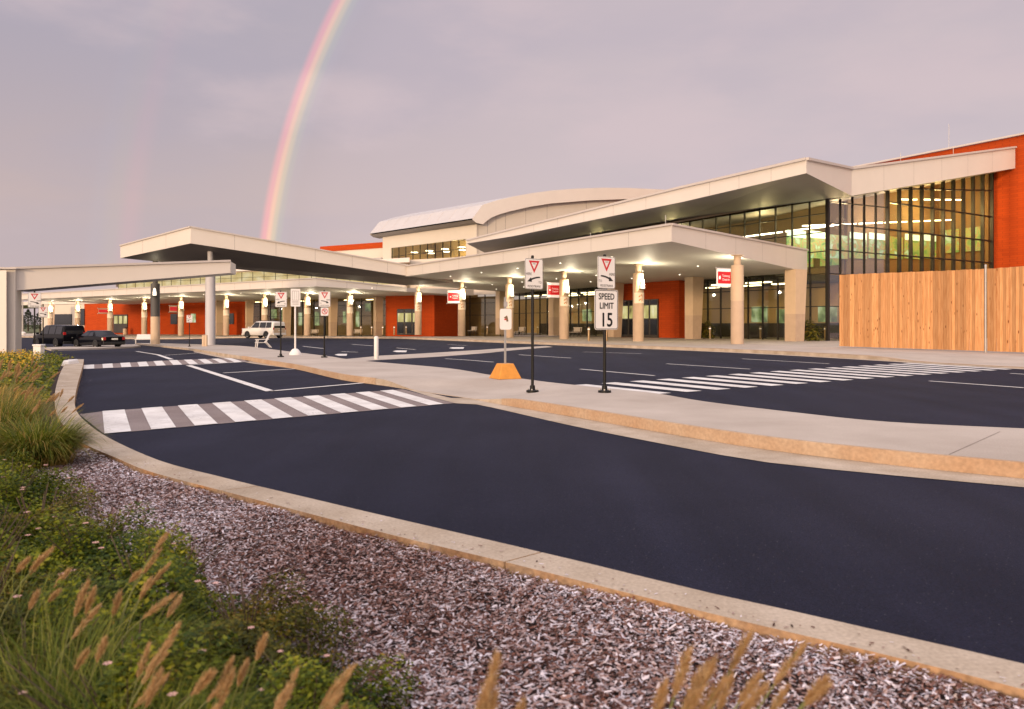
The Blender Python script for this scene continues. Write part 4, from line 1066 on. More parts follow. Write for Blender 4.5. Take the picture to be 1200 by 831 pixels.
# ivory block with a red parapet beyond
pa_, pb_ = on_Y(461.5,130), on_Y(376,139)
mb = MB(); mb.prism([pa_,pb_,(pb_[0]+10,pb_[1]+22),(pa_[0]+10,pa_[1]+22)], 5, 14.75); tpart(mb,'rear_block',M['wall_panel'])
mb = MB(); mb.prism([on_Y(462.5,129.8),on_Y(375,138.8),(pb_[0]+10,pb_[1]+22.2),(pa_[0]+10.2,pa_[1]+22.2)], 14.75, 15.75); tpart(mb,'parapet',M['red'])
mb = MB(); mb.prism([on_Y(447,126),on_Y(438,127),on_Y(440,131),on_Y(452,130)], 9, 12.6); tpart(mb,'roof_unit',M['grey_metal'])
# barrel-vaulted hall
gA = on_Y(553.5,108.0)
def gable(px, py, back=0.0):
    r = ray(px); t = (r*gA[1]-gA[0])/(nX-r*nY); x, y = gA[0]+nX*t, gA[1]+nY*t
    return (x, y, ZZ(py, y))
outer = [(553.5,256),(556.6,252),(559.8,247.8),(565.5,240),(584,234.3),(603,230),(624,226.3),(646,223.3),(677,221),(708,220),(738,220.4),(785,222.6),(830,227)]
inner = [(553.8,257.5),(558,261),(566,263),(570.5,259),(576,255),(586,251),(597,247.8),(621,242.4),(646,238.5),(692,234.8),(735,233.3),(785,234.6),(830,239)]
E = (-.7*26, .7*26)
op = [gable(*p) for p in outer]; ip = [gable(*p) for p in inner]
mb = MB(); n = len(op)
vs = op+ip+[(p[0]+E[0],p[1]+E[1],p[2]) for p in op]+[(p[0]+E[0],p[1]+E[1],p[2]) for p in ip]
for i in range(n-1):
    mb.add([vs[i],vs[i+1],vs[n+i+1],vs[n+i]], [(0,1,2,3)], 0)
    mb.add([vs[i],vs[i+1],vs[2*n+i+1],vs[2*n+i]], [(0,1,2,3)], 1)
    mb.add([vs[n+i],vs[n+i+1],vs[3*n+i+1],vs[3*n+i]], [(0,1,2,3)], 2)
    mb.add([vs[2*n+i],vs[2*n+i+1],vs[3*n+i+1],vs[3*n+i]], [(0,1,2,3)], 0)
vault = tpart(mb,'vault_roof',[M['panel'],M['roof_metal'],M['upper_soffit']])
sb = MB()
for k in range(1, 9):
    for i in range(1, 4):
        p, q = op[i], op[i+1]; t = k/9
        sb.beam((p[0]+E[0]*t,p[1]+E[1]*t,p[2]+.01),(q[0]+E[0]*t,q[1]+E[1]*t,q[2]+.01),.04,.03)
sb.build('roof_seam', M['cap'], vault)
mb = MB(); bx_, by_ = -.7*.9, .7*.9
arc = [(p[0]+bx_,p[1]+by_,p[2]+.05) for p in ip[2:]]
for p, q in zip(arc, arc[1:]): mb.add([(p[0],p[1],9),(q[0],q[1],9),q,p,], [(0,1,2,3)])
gw = tpart(mb,'gable_wall',M['wall_panel'])
sb = MB()
for t_ in range(2, len(arc)-1):
    p = arc[t_]; sb.add([(p[0]-.03-bx_*.02,p[1]-by_*.02,9),(p[0]+.03-bx_*.02,p[1]-by_*.02,9),(p[0]+.03-bx_*.02,p[1]-by_*.02,p[2]),(p[0]-.03-bx_*.02,p[1]-by_*.02,p[2])],[(0,1,2,3)])
sb.build('panel_seam', M['seam'], gw)
# window wall under the eave
wi = (1.6*nX, 1.6*nY)
w0 = (gA[0]+wi[0]-.7*.9, gA[1]+wi[1]+.7*.9); w1 = (gA[0]+wi[0]-.7*24.5, gA[1]+wi[1]+.7*24.5)
ze = ip[0][2]
mb = MB(); mb.wall(w0, w1, 14.0, ze+.3, .5); mb.wall(w0, lerp(w0,w1,.10), 8, 14.0, .5); mb.wall(lerp(w0,w1,.90), w1, 8, 14.0, .5); tsplit(mb,'hall_wall',M['wall_panel'])
curtain('hall_window', lerp(w0,w1,.10), lerp(w0,w1,.90), 8.5, 14.0, 10, [10.6,12.6], M['glass'])
x, y = lerp(w0,w1,.5)[0]+nX*5, lerp(w0,w1,.5)[1]+nY*5
mb = MB(); a, b = lerp(w0,w1,-.02), lerp(w0,w1,1.02); mb.wall((a[0]+nX*9,a[1]+nY*9),(b[0]+nX*9,b[1]+nY*9),8,16,.2)
mb.wall(w1,(w1[0]+nX*9,w1[1]+nY*9),8,ze+.2,.2); tsplit(mb,'interior_wall',M['tan_int'])
mb = MB()
for k in range(5):
    c = lerp(w0,w1,.15+.17*k); 
    for dd in (2.5,5.5): mb.prism([(c[0]+nX*dd,c[1]+nY*dd),(c[0]+nX*dd+.9,c[1]+nY*dd+.5),(c[0]+nX*dd+.6,c[1]+nY*dd+1.1),(c[0]+nX*dd-.3,c[1]+nY*dd+.6)],13.3,13.4)
tsplit(mb,'ceiling_light',M['strip'])
lamp_light('interior_light', term, (x,y,12.6), 1800, (1,.78,.36), .5)
#PART4
# ================================================================== signs
SGN = math.atan2(.60,.80)                 # sign faces look back along the one-way road
def yield_panel(root, zc, arrow_left, w_=.457, h=.61, full=True):
    pb = MB(); plate(pb, rrect(w_,h,.04), -.052, -.046, 0, zc)
    pan = pb.build('sign_panel', M['sign_white'], root)
    bb = MB(); ring_plate(bb, rrect(w_-.012,h-.012,.034), rrect(w_-.026,h-.026,.028), -.0545, 0, zc); bb.build('border', M['sign_black'], pan)
    y = -.055; tw = w_*.60; ty = zc+h*.43
    tri_o = [(-tw/2,ty),(tw/2,ty),(0,ty-tw*.90)]; s_ = .55
    cx, cz = 0, ty-tw*.30
    tri_i = [(cx+(p[0]-cx)*s_, cz+(p[1]-cz)*s_) for p in tri_o]
    rb = MB(); rb.add([(p[0],y,p[1]) for p in tri_o]+[(p[0],y,p[1]) for p in tri_i], [(0,1,4,3),(1,2,5,4),(2,0,3,5)]); rb.build('yield_triangle', M['sign_red'], pan)
    ab = MB(); sg = -1 if arrow_left else 1
    n = 8; top = []; bot = []
    for i in range(n+1):
        t = i/n; x = sg*(-.15+.24*t); z = zc-.055-.055*t*t-.01; th = .013+.006*t
        top.append((x,y,z+th)); bot.append((x,y,z-th))
    ab.add(top+bot, [(i,i+1,n+2+i,n+1+i) for i in range(n)])
    ex, ez = sg*.09, zc-.12
    ab.add([(ex-sg*.01,y,ez+.05),(ex+sg*.085,y,ez-.035),(ex-sg*.035,y,ez-.04)], [(0,1,2)])
    ab.build('arrow', M['sign_black'], pan)
    if full:
        tb = MB(); sx = .85
        add_text(tb, 'HERE', .072, -sg*-.0-sg*.0+(-.135 if arrow_left else .14), zc-.005 if arrow_left else zc-.03, y, sx)
        add_text(tb, 'TO', .066, (.15 if arrow_left else -.16), zc-.17 if arrow_left else zc-.165, y, sx)
        add_text(tb, 'PEDESTRIANS', .062, 0, zc-.25, y, .88)
        add_text(tb, 'YIELD', .030, 0, cz+.02, y-.0004, .9)
        tb.build('lettering', M['sign_black'], pan)
    return pan
def post(root, H, sq=.06, base=True, m='black_pole'):
    mb = MB(); mb.lathe([(sq/2,0),(sq/2,H),(sq/2*.6,H+.012)], 14); mb.build('pole', M[m], root, smooth=True)
    if base:
        bb = MB(); bb.lathe([(.125,0),(.125,.035),(.11,.045),(.055,.05),(.05,.13),(.045,.135)], 20); bb.build('base_flange', M[m], root, smooth=True)
        nb = MB()
        for i in range(4):
            a = R(45+90*i); nb.lathe([(.016,.04),(.016,.07)], 6, 0, .095*math.cos(a), .095*math.sin(a)); 
        nb.build('anchor_bolt', M['galv'], root)
G_Y = 'yield signs beside the crossings'
def place(name, label, cat, px, py, dzf, group=None, rz=SGN):
    dz = dzf(0,0) if False else .1
    for _ in range(6):
        p = gp(px, py, dz); dz = dzf(*p)
    return tag(empty(name, (p[0],p[1],zfun(*p)+dz), rz), label, cat, group)
t = place('yield_sign', 'tall black-poled yield sign with left-pointing arrow beside the orange block sign', 'road sign', 624, 459.5, med_dz, G_Y)
post(t, 2.72); yield_panel(t, 2.36, True)
t = place('yield_sign', 'black-poled yield sign with a SPEED LIMIT 15 panel mounted below it', 'road sign', 708.5, 460, med_dz, G_Y)
post(t, 2.62); yield_panel(t, 2.28, False)
pb = MB(); plate(pb, rrect(.61,.762,.05), -.052, -.046, 0, 1.575); sp = pb.build('speed_panel', M['sign_white'], t)
bb = MB(); ring_plate(bb, rrect(.59,.742,.042), rrect(.565,.717,.034), -.0545, 0, 1.575); bb.build('border', M['sign_black'], sp)
tb = MB(); add_text(tb, 'SPEED', .165, 0, 1.575+.245, -.055, .93, bold=.003); add_text(tb, 'LIMIT', .165, 0, 1.575+.07, -.055, .95, bold=.003); add_text(tb, '15', .37, 0, 1.575-.205, -.055, .92, bold=.006)
tb.build('lettering', M['sign_black'], sp)
t = place('yield_sign', 'yield sign on black pole just right of the white lounge chair', 'road sign', 329, 418.5, med_dz, G_Y, SGN*.8)
post(t, 2.62); yield_panel(t, 2.28, True)
t = place('yield_sign', 'yield sign with a small red no-parking panel under it, on black pole', 'road sign', 380, 419, med_dz, G_Y, SGN*.8)
post(t, 2.62); yield_panel(t, 2.28, False)
pb = MB(); plate(pb, rrect(.30,.32,.03), -.052, -.046, 0, 1.79); pp = pb.build('no_parking_panel', M['sign_white'], t)
rb = MB(); circ = lambda r_: [(r_*math.cos(R(a)), r_*math.sin(R(a))) for a in range(0,360,15)]
ring_plate(rb, circ(.115), circ(.088), -.055, 0, 1.80); rb.beam((-.07,-.0555,1.87),(.07,-.0555,1.73),.001,.026); rb.build('prohibition_ring', M['sign_red'], pp)
tb = MB(); add_text(tb, 'P', .17, 0, 1.80, -.0535, .9); tb.build('lettering', M['sign_black'], pp)
t = place('yield_sign', 'small distant yield sign standing between the two tall canopy columns', 'road sign', 222, 406.3, med_dz, G_Y, SGN*.8)
post(t, 2.62); yield_panel(t, 2.28, True)
bdz = lambda x,y: .085
t = place('yield_sign', 'yield sign in the flower bed beside the white utility box', 'road sign', 40.5, 419.5, bdz, G_Y, SGN*.9)
post(t, 2.75, base=False); yield_panel(t, 2.36, False)
x, y = on_Y(50.5, 38.0)
t = tag(empty('yield_sign', (x,y,zfun(x,y)), SGN*.9), 'smaller yield sign behind the flower bed, in front of the black van', 'road sign', G_Y)
post(t, 2.60, base=False); yield_panel(t, 2.20, False, .40, .54)
# white-backed information sign on a pale foot
t = place('information_sign', 'white notice sign on a pale post with a rounded white concrete foot', 'sign', 346, 416, med_dz, None, SGN*.8)
mb = MB(); mb.lathe([(.04,.2),(.04,2.75)], 12); mb.build('pole', M['white_plastic'], t, smooth=True)
mb = MB(); mb.lathe([(.27,0),(.265,.04),(.22,.13),(.15,.23),(.09,.27),(.05,.28)], 20); mb.build('foot', M['white_plastic'], t, smooth=True)
pb = MB(); plate(pb, rrect(.42,.78,.03), -.052, -.046, 0, 2.52); pn = pb.build('sign_panel', M['sign_white'], t)
lb = MB()
ring_plate(lb, [(-.15,.30),(-.15,-.12),(.15,-.12),(.15,.30)], [(-.13,.28),(-.13,-.10),(.13,-.10),(.13,.28)], -.0535, 0, 2.52)
for zz in (2.34, 2.28, 2.22): lb.box(-.15+.02*(zz<2.25), .13, -.0545, -.0535, zz, zz+.022)
for xx in (-.05, .05): lb.box(xx-.006, xx+.006, -.0545, -.0535, 2.43, 2.79)
lb.build('printed_frame', M['grey_metal'], pn)
# portable sign on an orange block
t = place('portable_sign', 'white hand-symbol sign on grey post in an orange pyramid block', 'sign', 592, 443.5, med_dz, None, SGN*.7)
mb = MB(); mb.hexa([(-.30,-.30,0),(.30,-.30,0),(.30,.30,0),(-.30,.30,0)], [(-.155,-.155,.36),(.155,-.155,.36),(.155,.155,.36),(-.155,.155,.36)]); mb.build('base_block', M['orange_base'], t, bevel=.015)
mb = MB(); mb.beam((0,0,.355),(0,0,1.95),.055,.035)
for k in range(14):
    z = .5+k*.1; mb.beam((0,-.0185,z),(0,-.0195,z),.012,.012,1)
mb.build('pole', [M['galv'],M['sign_black']], t)
pb = MB(); plate(pb, rrect(.31,.50,.05), -.032, -.026, 0, 1.42); pn = pb.build('sign_panel', M['sign_white'], t)
hb = MB(); 
hb.add([(-.05,-.035,1.46),(.03,-.035,1.51),(.05,-.035,1.47),(-.02,-.035,1.43)],[(0,1,2,3)]); hb.add([(.0,-.0355,1.45),(.05,-.0355,1.47),(.07,-.0355,1.37),(.02,-.0355,1.36)],[(0,1,2,3)])
hb.build('hand_symbol', M['brown_int'], pn)
hb = MB(); hb.box(-.11,.11,-.0355,-.035,1.49,1.53) if False else hb.box(-.04,.02,-.0358,-.0352,1.40,1.43); hb.build('red_mark', M['sign_red'], pn)
tp = MB(); tp.box(-.05,.05,-.032,-.026,1.72,1.84); tp.build('small_plate', M['grey_metal'], t)

# hanging red direction signs under the canopies
def hanging(px, Y, zc, w_, h, label, arrow, text=True, rz=None, dx=0.):
    x, y = on_Y(px, Y)
    t = tag(empty('hanging_sign', (x,y,zc), rz if rz is not None else math.atan2(.45,.89)), label, 'sign', 'red signs hanging under the canopies')
    fb = MB(); fb.box(-w_/2,w_/2,-.06,.06,-h/2,h/2); cab = fb.build('cabinet', M['hang_white'] if text else M['column'], t, bevel=.01)
    rb = MB(); rb.box(-w_/2+.01,w_/2-.01,-.066,-.061,-h*.33,h*.33); fc = rb.build('red_face', M['hang_red'], t)
    if text:
        tb = MB(); add_text(tb, 'Ticketing', .19, .02, h*.13, -.069, .88, align='LEFT') if False else add_text(tb, 'Ticketing', .21, .13, .11, -.069, .80); add_text(tb, 'Check-In', .21, .13, -.12, -.069, .80)
        if arrow: tb.add([(-.46,-.069,.0),(-.36,-.069,.09),(-.36,-.069,.03),(-.27,-.069,.03),(-.27,-.069,-.03),(-.36,-.069,-.03),(-.36,-.069,-.09)], [list(range(7))])
        else:
            tb.add([(-.46,-.069,-.11),(-.30,-.069,-.11),(-.30,-.069,.08),(-.34,-.069,.13),(-.46,-.069,.05)], [list(range(5))])
        tb.build('lettering', M['hang_white'], fc)
    bb = MB()
    for z in (h/2+.04, -h/2-.04):
        bb.tube([(-w_/2-.08,0,z),(w_/2+.22,0,z)], .025, 8); bb.lathe([(.03,z-.05),(.06,z-.03),(.06,z+.03),(.03,z+.05)], 10, 0, -w_/2-.08, 0)
    bb.build('bracket', M['galv'], t)
    return t
hanging(848, 47.3, ZZ(325.5,47.3), 1.08, 1.14, 'red check-in sign on the column nearest the tall glass corner', False)
hanging(648.5, 63.5, ZZ(340,63.5), 1.18, 1.25, 'red check-in sign just left of the column behind the SPEED LIMIT sign', True)
hanging(531.5, 78, ZZ(348,78), 1.30, 1.3, 'red check-in sign right of the recessed red vestibule wall', True)
hanging(121, 112, ZZ(364.5,112), 1.3, .7, 'small faint red sign against the far-left red wall beside lit doors', True, False, .75)
hanging(203, 107, ZZ(362,107), 1.0, .9, 'small red sign left of the distant yield sign, under the far-left canopy', True, False, .75)

# bollards, benches, bins on the pavement
def bollard(name, x, y, z, h, r_, label, group, mbody, mdark=True):
    t = tag(empty(name, (x,y,z)), label, 'bollard', group)
    mb = MB(); mb.lathe([(r_,0),(r_,h-.06),(r_*.85,h-.02),(r_*.4,h)], 14); mb.build('post', mbody, t, smooth=True)
    if mdark:
        cb = MB(); cb.lathe([(r_+.006,h*.80),(r_+.006,h*.88)], 14); cb.build('reflector_band', M['hang_white'], t, smooth=True)
    return t
M['bollard'] = mat('bronze_bollard', (.30,.20,.10), .35, noise=.2, scale=4, metal=.3)
GB = 'slim bollards along the terminal pavement'
bl = [(423,391.9,'first slim bollard left of the recessed red vestibule, nearest the tapered pier'),(435.6,392.3,'slim bollard second in the row left of the vestibule door'),(448.5,392.5,'slim bollard in the middle of the row of five by the vestibule door'),(462,392.5,'slim bollard directly before the left edge of the vestibule door'),(476,391.6,'slim bollard in front of the vestibule door, beside the lit column'),
      (571,391.6,'slim bollard between the pale pilaster and the bench'),(630,391.6,'slim bollard behind the tall yield sign pole'),(690,399.5,'slim bollard just left of the SPEED LIMIT sign pole'),(711,399.5,'slim bollard right behind the SPEED LIMIT sign pole'),(832,397,'slim bollard beside the shrub left of the nearest column'),(891,397.6,'slim bollard in front of glass between nearest column and big pier'),(967,398.2,'slim bollard at the glass corner right of the big pier')]
for px, py, lab in bl:
    Y = F*1.25/(py-HZ) if py > 395 else F*1.25/(py-HZ)
    x, y = on_Y(px, Y); bollard('bollard', x, y, .15, 1.05, .09, lab, GB, M['bollard'])
p = gp(441, 421.5, .14); bollard('bollard', p[0], p[1], zfun(*p)+med_dz(*p), .86, .085, 'white bollard alone on the median', None, M['white_plastic'], False)
for px, lab in ((238.5,'pale low bollard left of the lavender canopy column'),(241.5,'pale low bollard touching the lavender canopy column')):
    x, y = on_Y(px, 62+px*.0); bollard('bollard', x, y, zfun(x,y)+.1, 1.0, .12, lab, 'pale bollards by the tall canopy column', M['column'], False)
def bench():
    t = empty('bench')
    sb = MB()
    for k in range(4): sb.box(-.75,.75,-.22+k*.11,-.13+k*.11,.42,.46)
    sb.build('seat', M['bench'], t)
    sb = MB()
    for k in range(4): sb.box(-.75,.75,.24+k*.02,.27+k*.02,.52+k*.11,.61+k*.11)
    sb.build('backrest', M['bench'], t)
    for sx in (-.62,.62):
        lb = MB(); lb.box(sx-.03,sx+.03,-.2,-.15,0,.42); lb.box(sx-.03,sx+.03,.2,.25,0,.9); lb.box(sx-.03,sx+.03,-.2,.25,.38,.42); lb.build('leg', M['dark_metal'], t)
    return t
proto = bench()
BL = [(553,392,.2,'slatted bench left of the pale pilaster, beside a lit column'),(609,393,.2,'slatted bench behind the portable sign, left of the tall yield sign'),(674,394.5,.2,'slatted bench behind the column left of the SPEED LIMIT sign'),(367,391.8,.3,'slatted bench behind the pale notice sign, before green-lit glass'),(418,391.6,.3,'slatted bench by the first tapered pier left of the red vestibule')]
for i, (px, py, rz, lab) in enumerate(BL):
    o = proto if i == 0 else copy_tree(proto)
    x, y = on_off(px, 8.3) if px > 500 else on_left(px, 6.5)
    z = .15 if px > 500 else zfun(x,y)+.15
    o.location = (x,y,z); o.rotation_euler = (0,0,math.atan2(nX,-nY)*0+math.atan2(-nX,nY)+math.pi*0 if px>500 else math.atan2(-mX,mY))
    tag(o, lab, 'bench', 'benches against the terminal front')
# litter bin by the far red wall
x, y = on_left(147,11.5); t = tag(empty('litter_bin',(x,y,zfun(x,y)+.15)), 'tan cylindrical litter bin by the far-left lit doors', 'bin')
mb = MB(); mb.lathe([(.38,0),(.40,.08),(.40,1.0),(.36,1.08)],18); mb.build('body',M['column'],t,smooth=True)
mb = MB(); mb.lathe([(.41,1.08),(.41,1.13),(.2,1.3),(.05,1.33)],18); mb.build('lid',M['dark_metal'],t,smooth=True)
# white slatted chair left on the median
def lounge():
    t = empty('lounge_chair')
    b = MB()
    for k in range(5): b.beam((-.30,-.5+k*.14,.34-.0*k),(.30,-.5+k*.14,.34),.10,.03)
    b.build('seat', M['white_plastic'], t)
    b = MB()
    for k in range(5): b.beam((-.26+k*.13,.12,.34),(-.26+k*.13,.42,1.02),.10,.025)
    b.beam((-.3,.30,.74),(.3,.30,.74),.05,.03); b.build('backrest', M['white_plastic'], t)
    for sx in (-.33,.33):
        b = MB(); b.beam((sx,-.5,0),(sx,-.42,.56),.06); b.build('leg', M['white_plastic'], t)
        b = MB(); b.beam((sx,.46,0),(sx,.10,.40),.06); b.build('leg', M['white_plastic'], t)
        b = MB(); b.beam((sx,-.52,.56),(sx,.30,.58),.09,.03); b.build('armrest', M['white_plastic'], t)
    return t
t = lounge(); x, y = on_Y(309, 52); t.location = (x,y,zfun(x,y)+.15); t.rotation_euler = (0,0,R(-62)); tag(t, 'white slatted lounge chair alone on the median by a yield sign', 'chair')
# white bench beside the far road
t = empty('bench'); x, y = on_Y(168, 78); t.location = (x,y,zfun(x,y)); t.rotation_euler = (0,0,R(20)); tag(t, 'white plastic bench by the road left of the dark canopy column', 'bench')
b = MB(); b.box(-.8,.8,-.2,.25,.42,.48); b.build('seat', M['white_plastic'], t)
b = MB(); b.hexa([(-.7,.22,.5),(.7,.22,.5),(.7,.26,.5),(-.7,.26,.5)],[(-.62,.34,.98),(.62,.34,.98),(.62,.38,.98),(-.62,.38,.98)]); b.build('backrest', M['white_plastic'], t)
for sx in (-.7,.7): b = MB(); b.box(sx-.04,sx+.04,-.18,.22,0,.42); b.build('leg', M['white_plastic'], t)
# utility box in the bed
p = on_Y(45.5, 27.2); t = tag(empty('utility_box',(p[0],p[1],zfun(*p)+.06)), 'small white utility pedestal in the flower bed beside a black sign pole', 'utility box')
b = MB(); b.box(-.14,.14,-.12,.12,0,.62); b.build('cabinet', M['white_plastic'], t, bevel=.02)
b = MB(); b.box(-.16,.16,-.14,.14,.60,.66); b.build('lid', M['white_plastic'], t, bevel=.015)
# concrete block at the kerb end
p = gp(83, 428, .1); t = tag(empty('kerb_block',(p[0],p[1],zfun(*p)+.08)), 'rough white concrete block at the far end of the planter kerb', 'concrete block')
b = MB(); b.hexa([(-.14,-.35,0),(.14,-.35,0),(.13,.35,0),(-.13,.35,0)],[(-.09,-.28,.20),(.1,-.3,.17),(.08,.28,.22),(-.08,.27,.20)]); b.build('block', M['white_plastic'], t, bevel=.04)

# ================================================================== wooden hoarding
fA = on_Y(983.5, 40.6); fB = on_Y(1155, 33.2); fdx, fdy = fB[0]-fA[0], fB[1]-fA[1]; fl = math.hypot(fdx,fdy); fdx, fdy = fdx/fl, fdy/fl
fpz = lambda p: zfun(*p)+side_dz(*p)
def fence_run(s0, s1, ztop0, ztop1, label):
    a = (fA[0]+fdx*s0, fA[1]+fdy*s0)
    t = tag(empty('wood_fence', (a[0],a[1],fpz(a))), label, 'fence', 'cedar hoarding along the pavement')
    mb = MB(); rnd = []; s_ = 0.0; Lr = s1-s0; i = 0
    ox, oy = -fdy, fdx
    if ox*a[0]+oy*a[1] < 0: ox, oy = -ox, -oy      # away from camera
    while s_ < Lr-.05:
        wd = .138; w0, w1 = s_+.006, min(s_+wd, Lr)-.006; tt = (s_+wd/2)/Lr
        zt = ztop0+(ztop1-ztop0)*tt + random.uniform(-.012,.012); dp = random.uniform(0,.018)
        b = [(fdx*w0+ox*dp,fdy*w0+oy*dp,.06),(fdx*w1+ox*dp,fdy*w1+oy*dp,.06),(fdx*w1+ox*(dp+.022),fdy*w1+oy*(dp+.022),.06),(fdx*w0+ox*(dp+.022),fdy*w0+oy*(dp+.022),.06)]
        mb.hexa(b, [(p[0],p[1],zt) for p in b]); rnd += [random.random()]*8
        s_ += wd
    mb.build('boards', M['fence'], t, rnd=rnd)
    rb = MB()
    for z in (.5, 1.9, 3.3): rb.beam((ox*.07,oy*.07,z),(fdx*Lr+ox*.07,fdy*Lr+oy*.07,z),.05,.09)
    rb.build('rail', M['bench'], t)
    return t
dzp = fpz(fA)
hA = ZZ(322,fA[1])-dzp; hB = ZZ(315.2,fB[1])-dzp
fence_run(0, fl-.05, hA, hB, 'longer new cedar board fence panel left of the metal post')
fence_run(fl+.06, fl+7.5, hB, hB, 'cedar board fence panel right of the metal post, at the picture edge')
t = tag(empty('fence_post', (fB[0],fB[1],dzp)), 'galvanised post between the two cedar fence panels', 'fence post')
mb = MB(); mb.lathe([(.045,0),(.045,hB+.10),(.055,hB+.11),(.05,hB+.17),(.02,hB+.2)],12); mb.build('pole', M['galv'], t, smooth=True)

# ================================================================== vehicles
def vehicle(name, label, cat, px, Y, heading, L_, W_, stations, paint, wheel_r, wheels_x, glass_def, rear_z, roofrack=False, light_z=.8, zoff=0.0):
    """stations: list of (x, z_low, z_belt, z_top, half_width_top_factor); x=0 rear, x=L front"""
    x, y = on_Y(px, Y); t = tag(empty(name, (x,y,zfun(x,y)+.015+zoff), math.atan2(heading[1],heading[0])), label, cat)
    hw = W_/2; rings = []
    for (sx, zl, zb, zt, f) in stations:
        e = 1-.10*(1 if sx in (stations[0][0], stations[-1][0]) else 0)
        top = hw*f
        rings.append([(sx,-hw*.92*e,zl),(sx,-hw*e,zl+.16),(sx,-hw*e,zb-.22),(sx,-hw*.965*e,zb),(sx,-top*e,zt-.07 if zt>zb+.2 else zt-.01),(sx,-top*.86*e,zt),
                      (sx,top*.86*e,zt),(sx,top*e,zt-.07 if zt>zb+.2 else zt-.01),(sx,hw*.965*e,zb),(sx,hw*e,zb-.22),(sx,hw*e,zl+.16),(sx,hw*.92*e,zl)])
    mb = MB(); n = 12
    for r_ in rings: mb.v += [(p[0]-L_/2,p[1],p[2]) for p in r_]
    for i in range(len(rings)-1):
        for j in range(n):
            mb.f.append([i*n+j,i*n+(j+1)%n,(i+1)*n+(j+1)%n,(i+1)*n+j]); mb.mi.append(0)
    mb.f.append(list(range(n))); mb.mi.append(0); e = (len(rings)-1)*n; mb.f.append([e+j for j in range(n-1,-1,-1)]); mb.mi.append(0)
    mb.build('body', paint, t, smooth=True, bevel=.03)
    for kind, quads in glass_def:
        for q in quads:
            g = MB(); g.add([(p[0]-L_/2,p[1],p[2]) for p in q], [list(range(len(q)))]); o = g.build(kind, M['car_glass'], t)
            sd = o.modifiers.new('pane','SOLIDIFY'); sd.thickness = .012; sd.offset = 0
    for wx in wheels_x:
        for sy in (-1,1):
            wb = MB(); yy = sy*(hw-.10)
            ty = [(wheel_r*.62,-.11),(wheel_r*.97,-.11),(wheel_r,-.06),(wheel_r,.06),(wheel_r*.97,.11),(wheel_r*.62,.11)]
            k = len(wb.v); m_ = 22
            for rr, yo in ty:
                for j in range(m_):
                    a = 2*math.pi*j/m_; wb.v.append((wx-L_/2+rr*math.cos(a), yy+yo, wheel_r+rr*math.sin(a)))
            for i in range(len(ty)-1):
                for j in range(m_): wb.f.append([k+i*m_+j,k+i*m_+(j+1)%m_,k+(i+1)*m_+(j+1)%m_,k+(i+1)*m_+j]); wb.mi.append(0)
            wh = wb.build('wheel', M['tyre'], t, smooth=True)
            rb = MB(); k = 0
            for rr, yo in ((wheel_r*.66,.085),(wheel_r*.55,.075),(wheel_r*.18,.10)):
                for j in range(m_):
                    a = 2*math.pi*j/m_; rb.v.append((wx-L_/2+rr*math.cos(a), yy+sy*yo, wheel_r+rr*math.sin(a)))
            for i in range(2):
                for j in range(m_): rb.f.append([i*m_+j,i*m_+(j+1)%m_,(i+1)*m_+(j+1)%m_,(i+1)*m_+j]); rb.mi.append(0)
            rb.f.append([2*m_+j for j in range(m_)]); rb.mi.append(0)
            rb.build('rim', M['rim'], wh)
            ab = MB(); vs = []
            for j in range(13):
                a = math.pi*j/12; vs.append((wx-L_/2+(wheel_r+.07)*math.cos(a), sy*(hw+.004), wheel_r+(wheel_r+.07)*math.sin(a)))
            vs += [(wx-L_/2-(wheel_r+.07), sy*(hw+.004), .22),(wx-L_/2+(wheel_r+.07), sy*(hw+.004), .22)]
            ab.add(vs, [list(range(15))]); ab.build('wheel_arch', M['sign_black'], t)
    for sy in (-1,1):
        b = MB(); b.box(-L_/2-.02,-L_/2+.10,sy*hw*.80-.11,sy*hw*.80+.11,light_z-.10,light_z+.14); b.build('tail_lamp', M['tail'], t, bevel=.02)
        b = MB(); b.box(L_/2-.16,L_/2+.012,sy*hw*.68-.2,sy*hw*.68+.2,light_z-.12,light_z+.03); b.build('headlight', M['head'], t, bevel=.02)
        b = MB(); mx = stations[-3][0]-L_/2-.05; b.box(mx-.10,mx+.08,sy*(hw+.02)-.02 if sy>0 else -hw-.2,sy*(hw+.2) if sy>0 else -hw,stations[3][2]-.02,stations[3][2]+.16); b.build('wing_mirror', paint, t, bevel=.03)
        for zz in ():
            pass
    b = MB(); b.box(-L_/2-.07,-L_/2+.16,-hw*.92,hw*.92,.34,.56); b.build('rear_bumper', paint if paint is not M['car_black'] else M['sign_black'], t, bevel=.04)
    b = MB(); b.box(L_/2-.14,L_/2+.07,-hw*.9,hw*.9,.30,.52); b.build('front_bumper', paint, t, bevel=.04)
    b = MB(); b.box(-L_/2-.085,-L_/2-.07,-.26,.26,rear_z,rear_z+.14); b.build('licence_plate', M['plate'], t)
    if roofrack:
        b = MB()
        for sy in (-.6,.6): b.beam((-L_*.38,sy,stations[2][3]+.05),(L_*.05,sy,stations[2][3]+.05),.04,.04)
        b.build('roof_rail', M['dark_metal'], t)
    return t
def side_windows(segs, hw, f, zb, zt):
    """segs: (x0b,x1b,x0t,x1t)"""
    out_ = []
    for sy in (-1,1):
        for (a,b_,c_,d_) in segs: out_.append([(a,sy*(hw*.965+.012),zb+.03),(b_,sy*(hw*.965+.012),zb+.03),(d_,sy*(hw*f+.016),zt-.10),(c_,sy*(hw*f+.016),zt-.10)])
    return out_
HD = (-.82,.57)
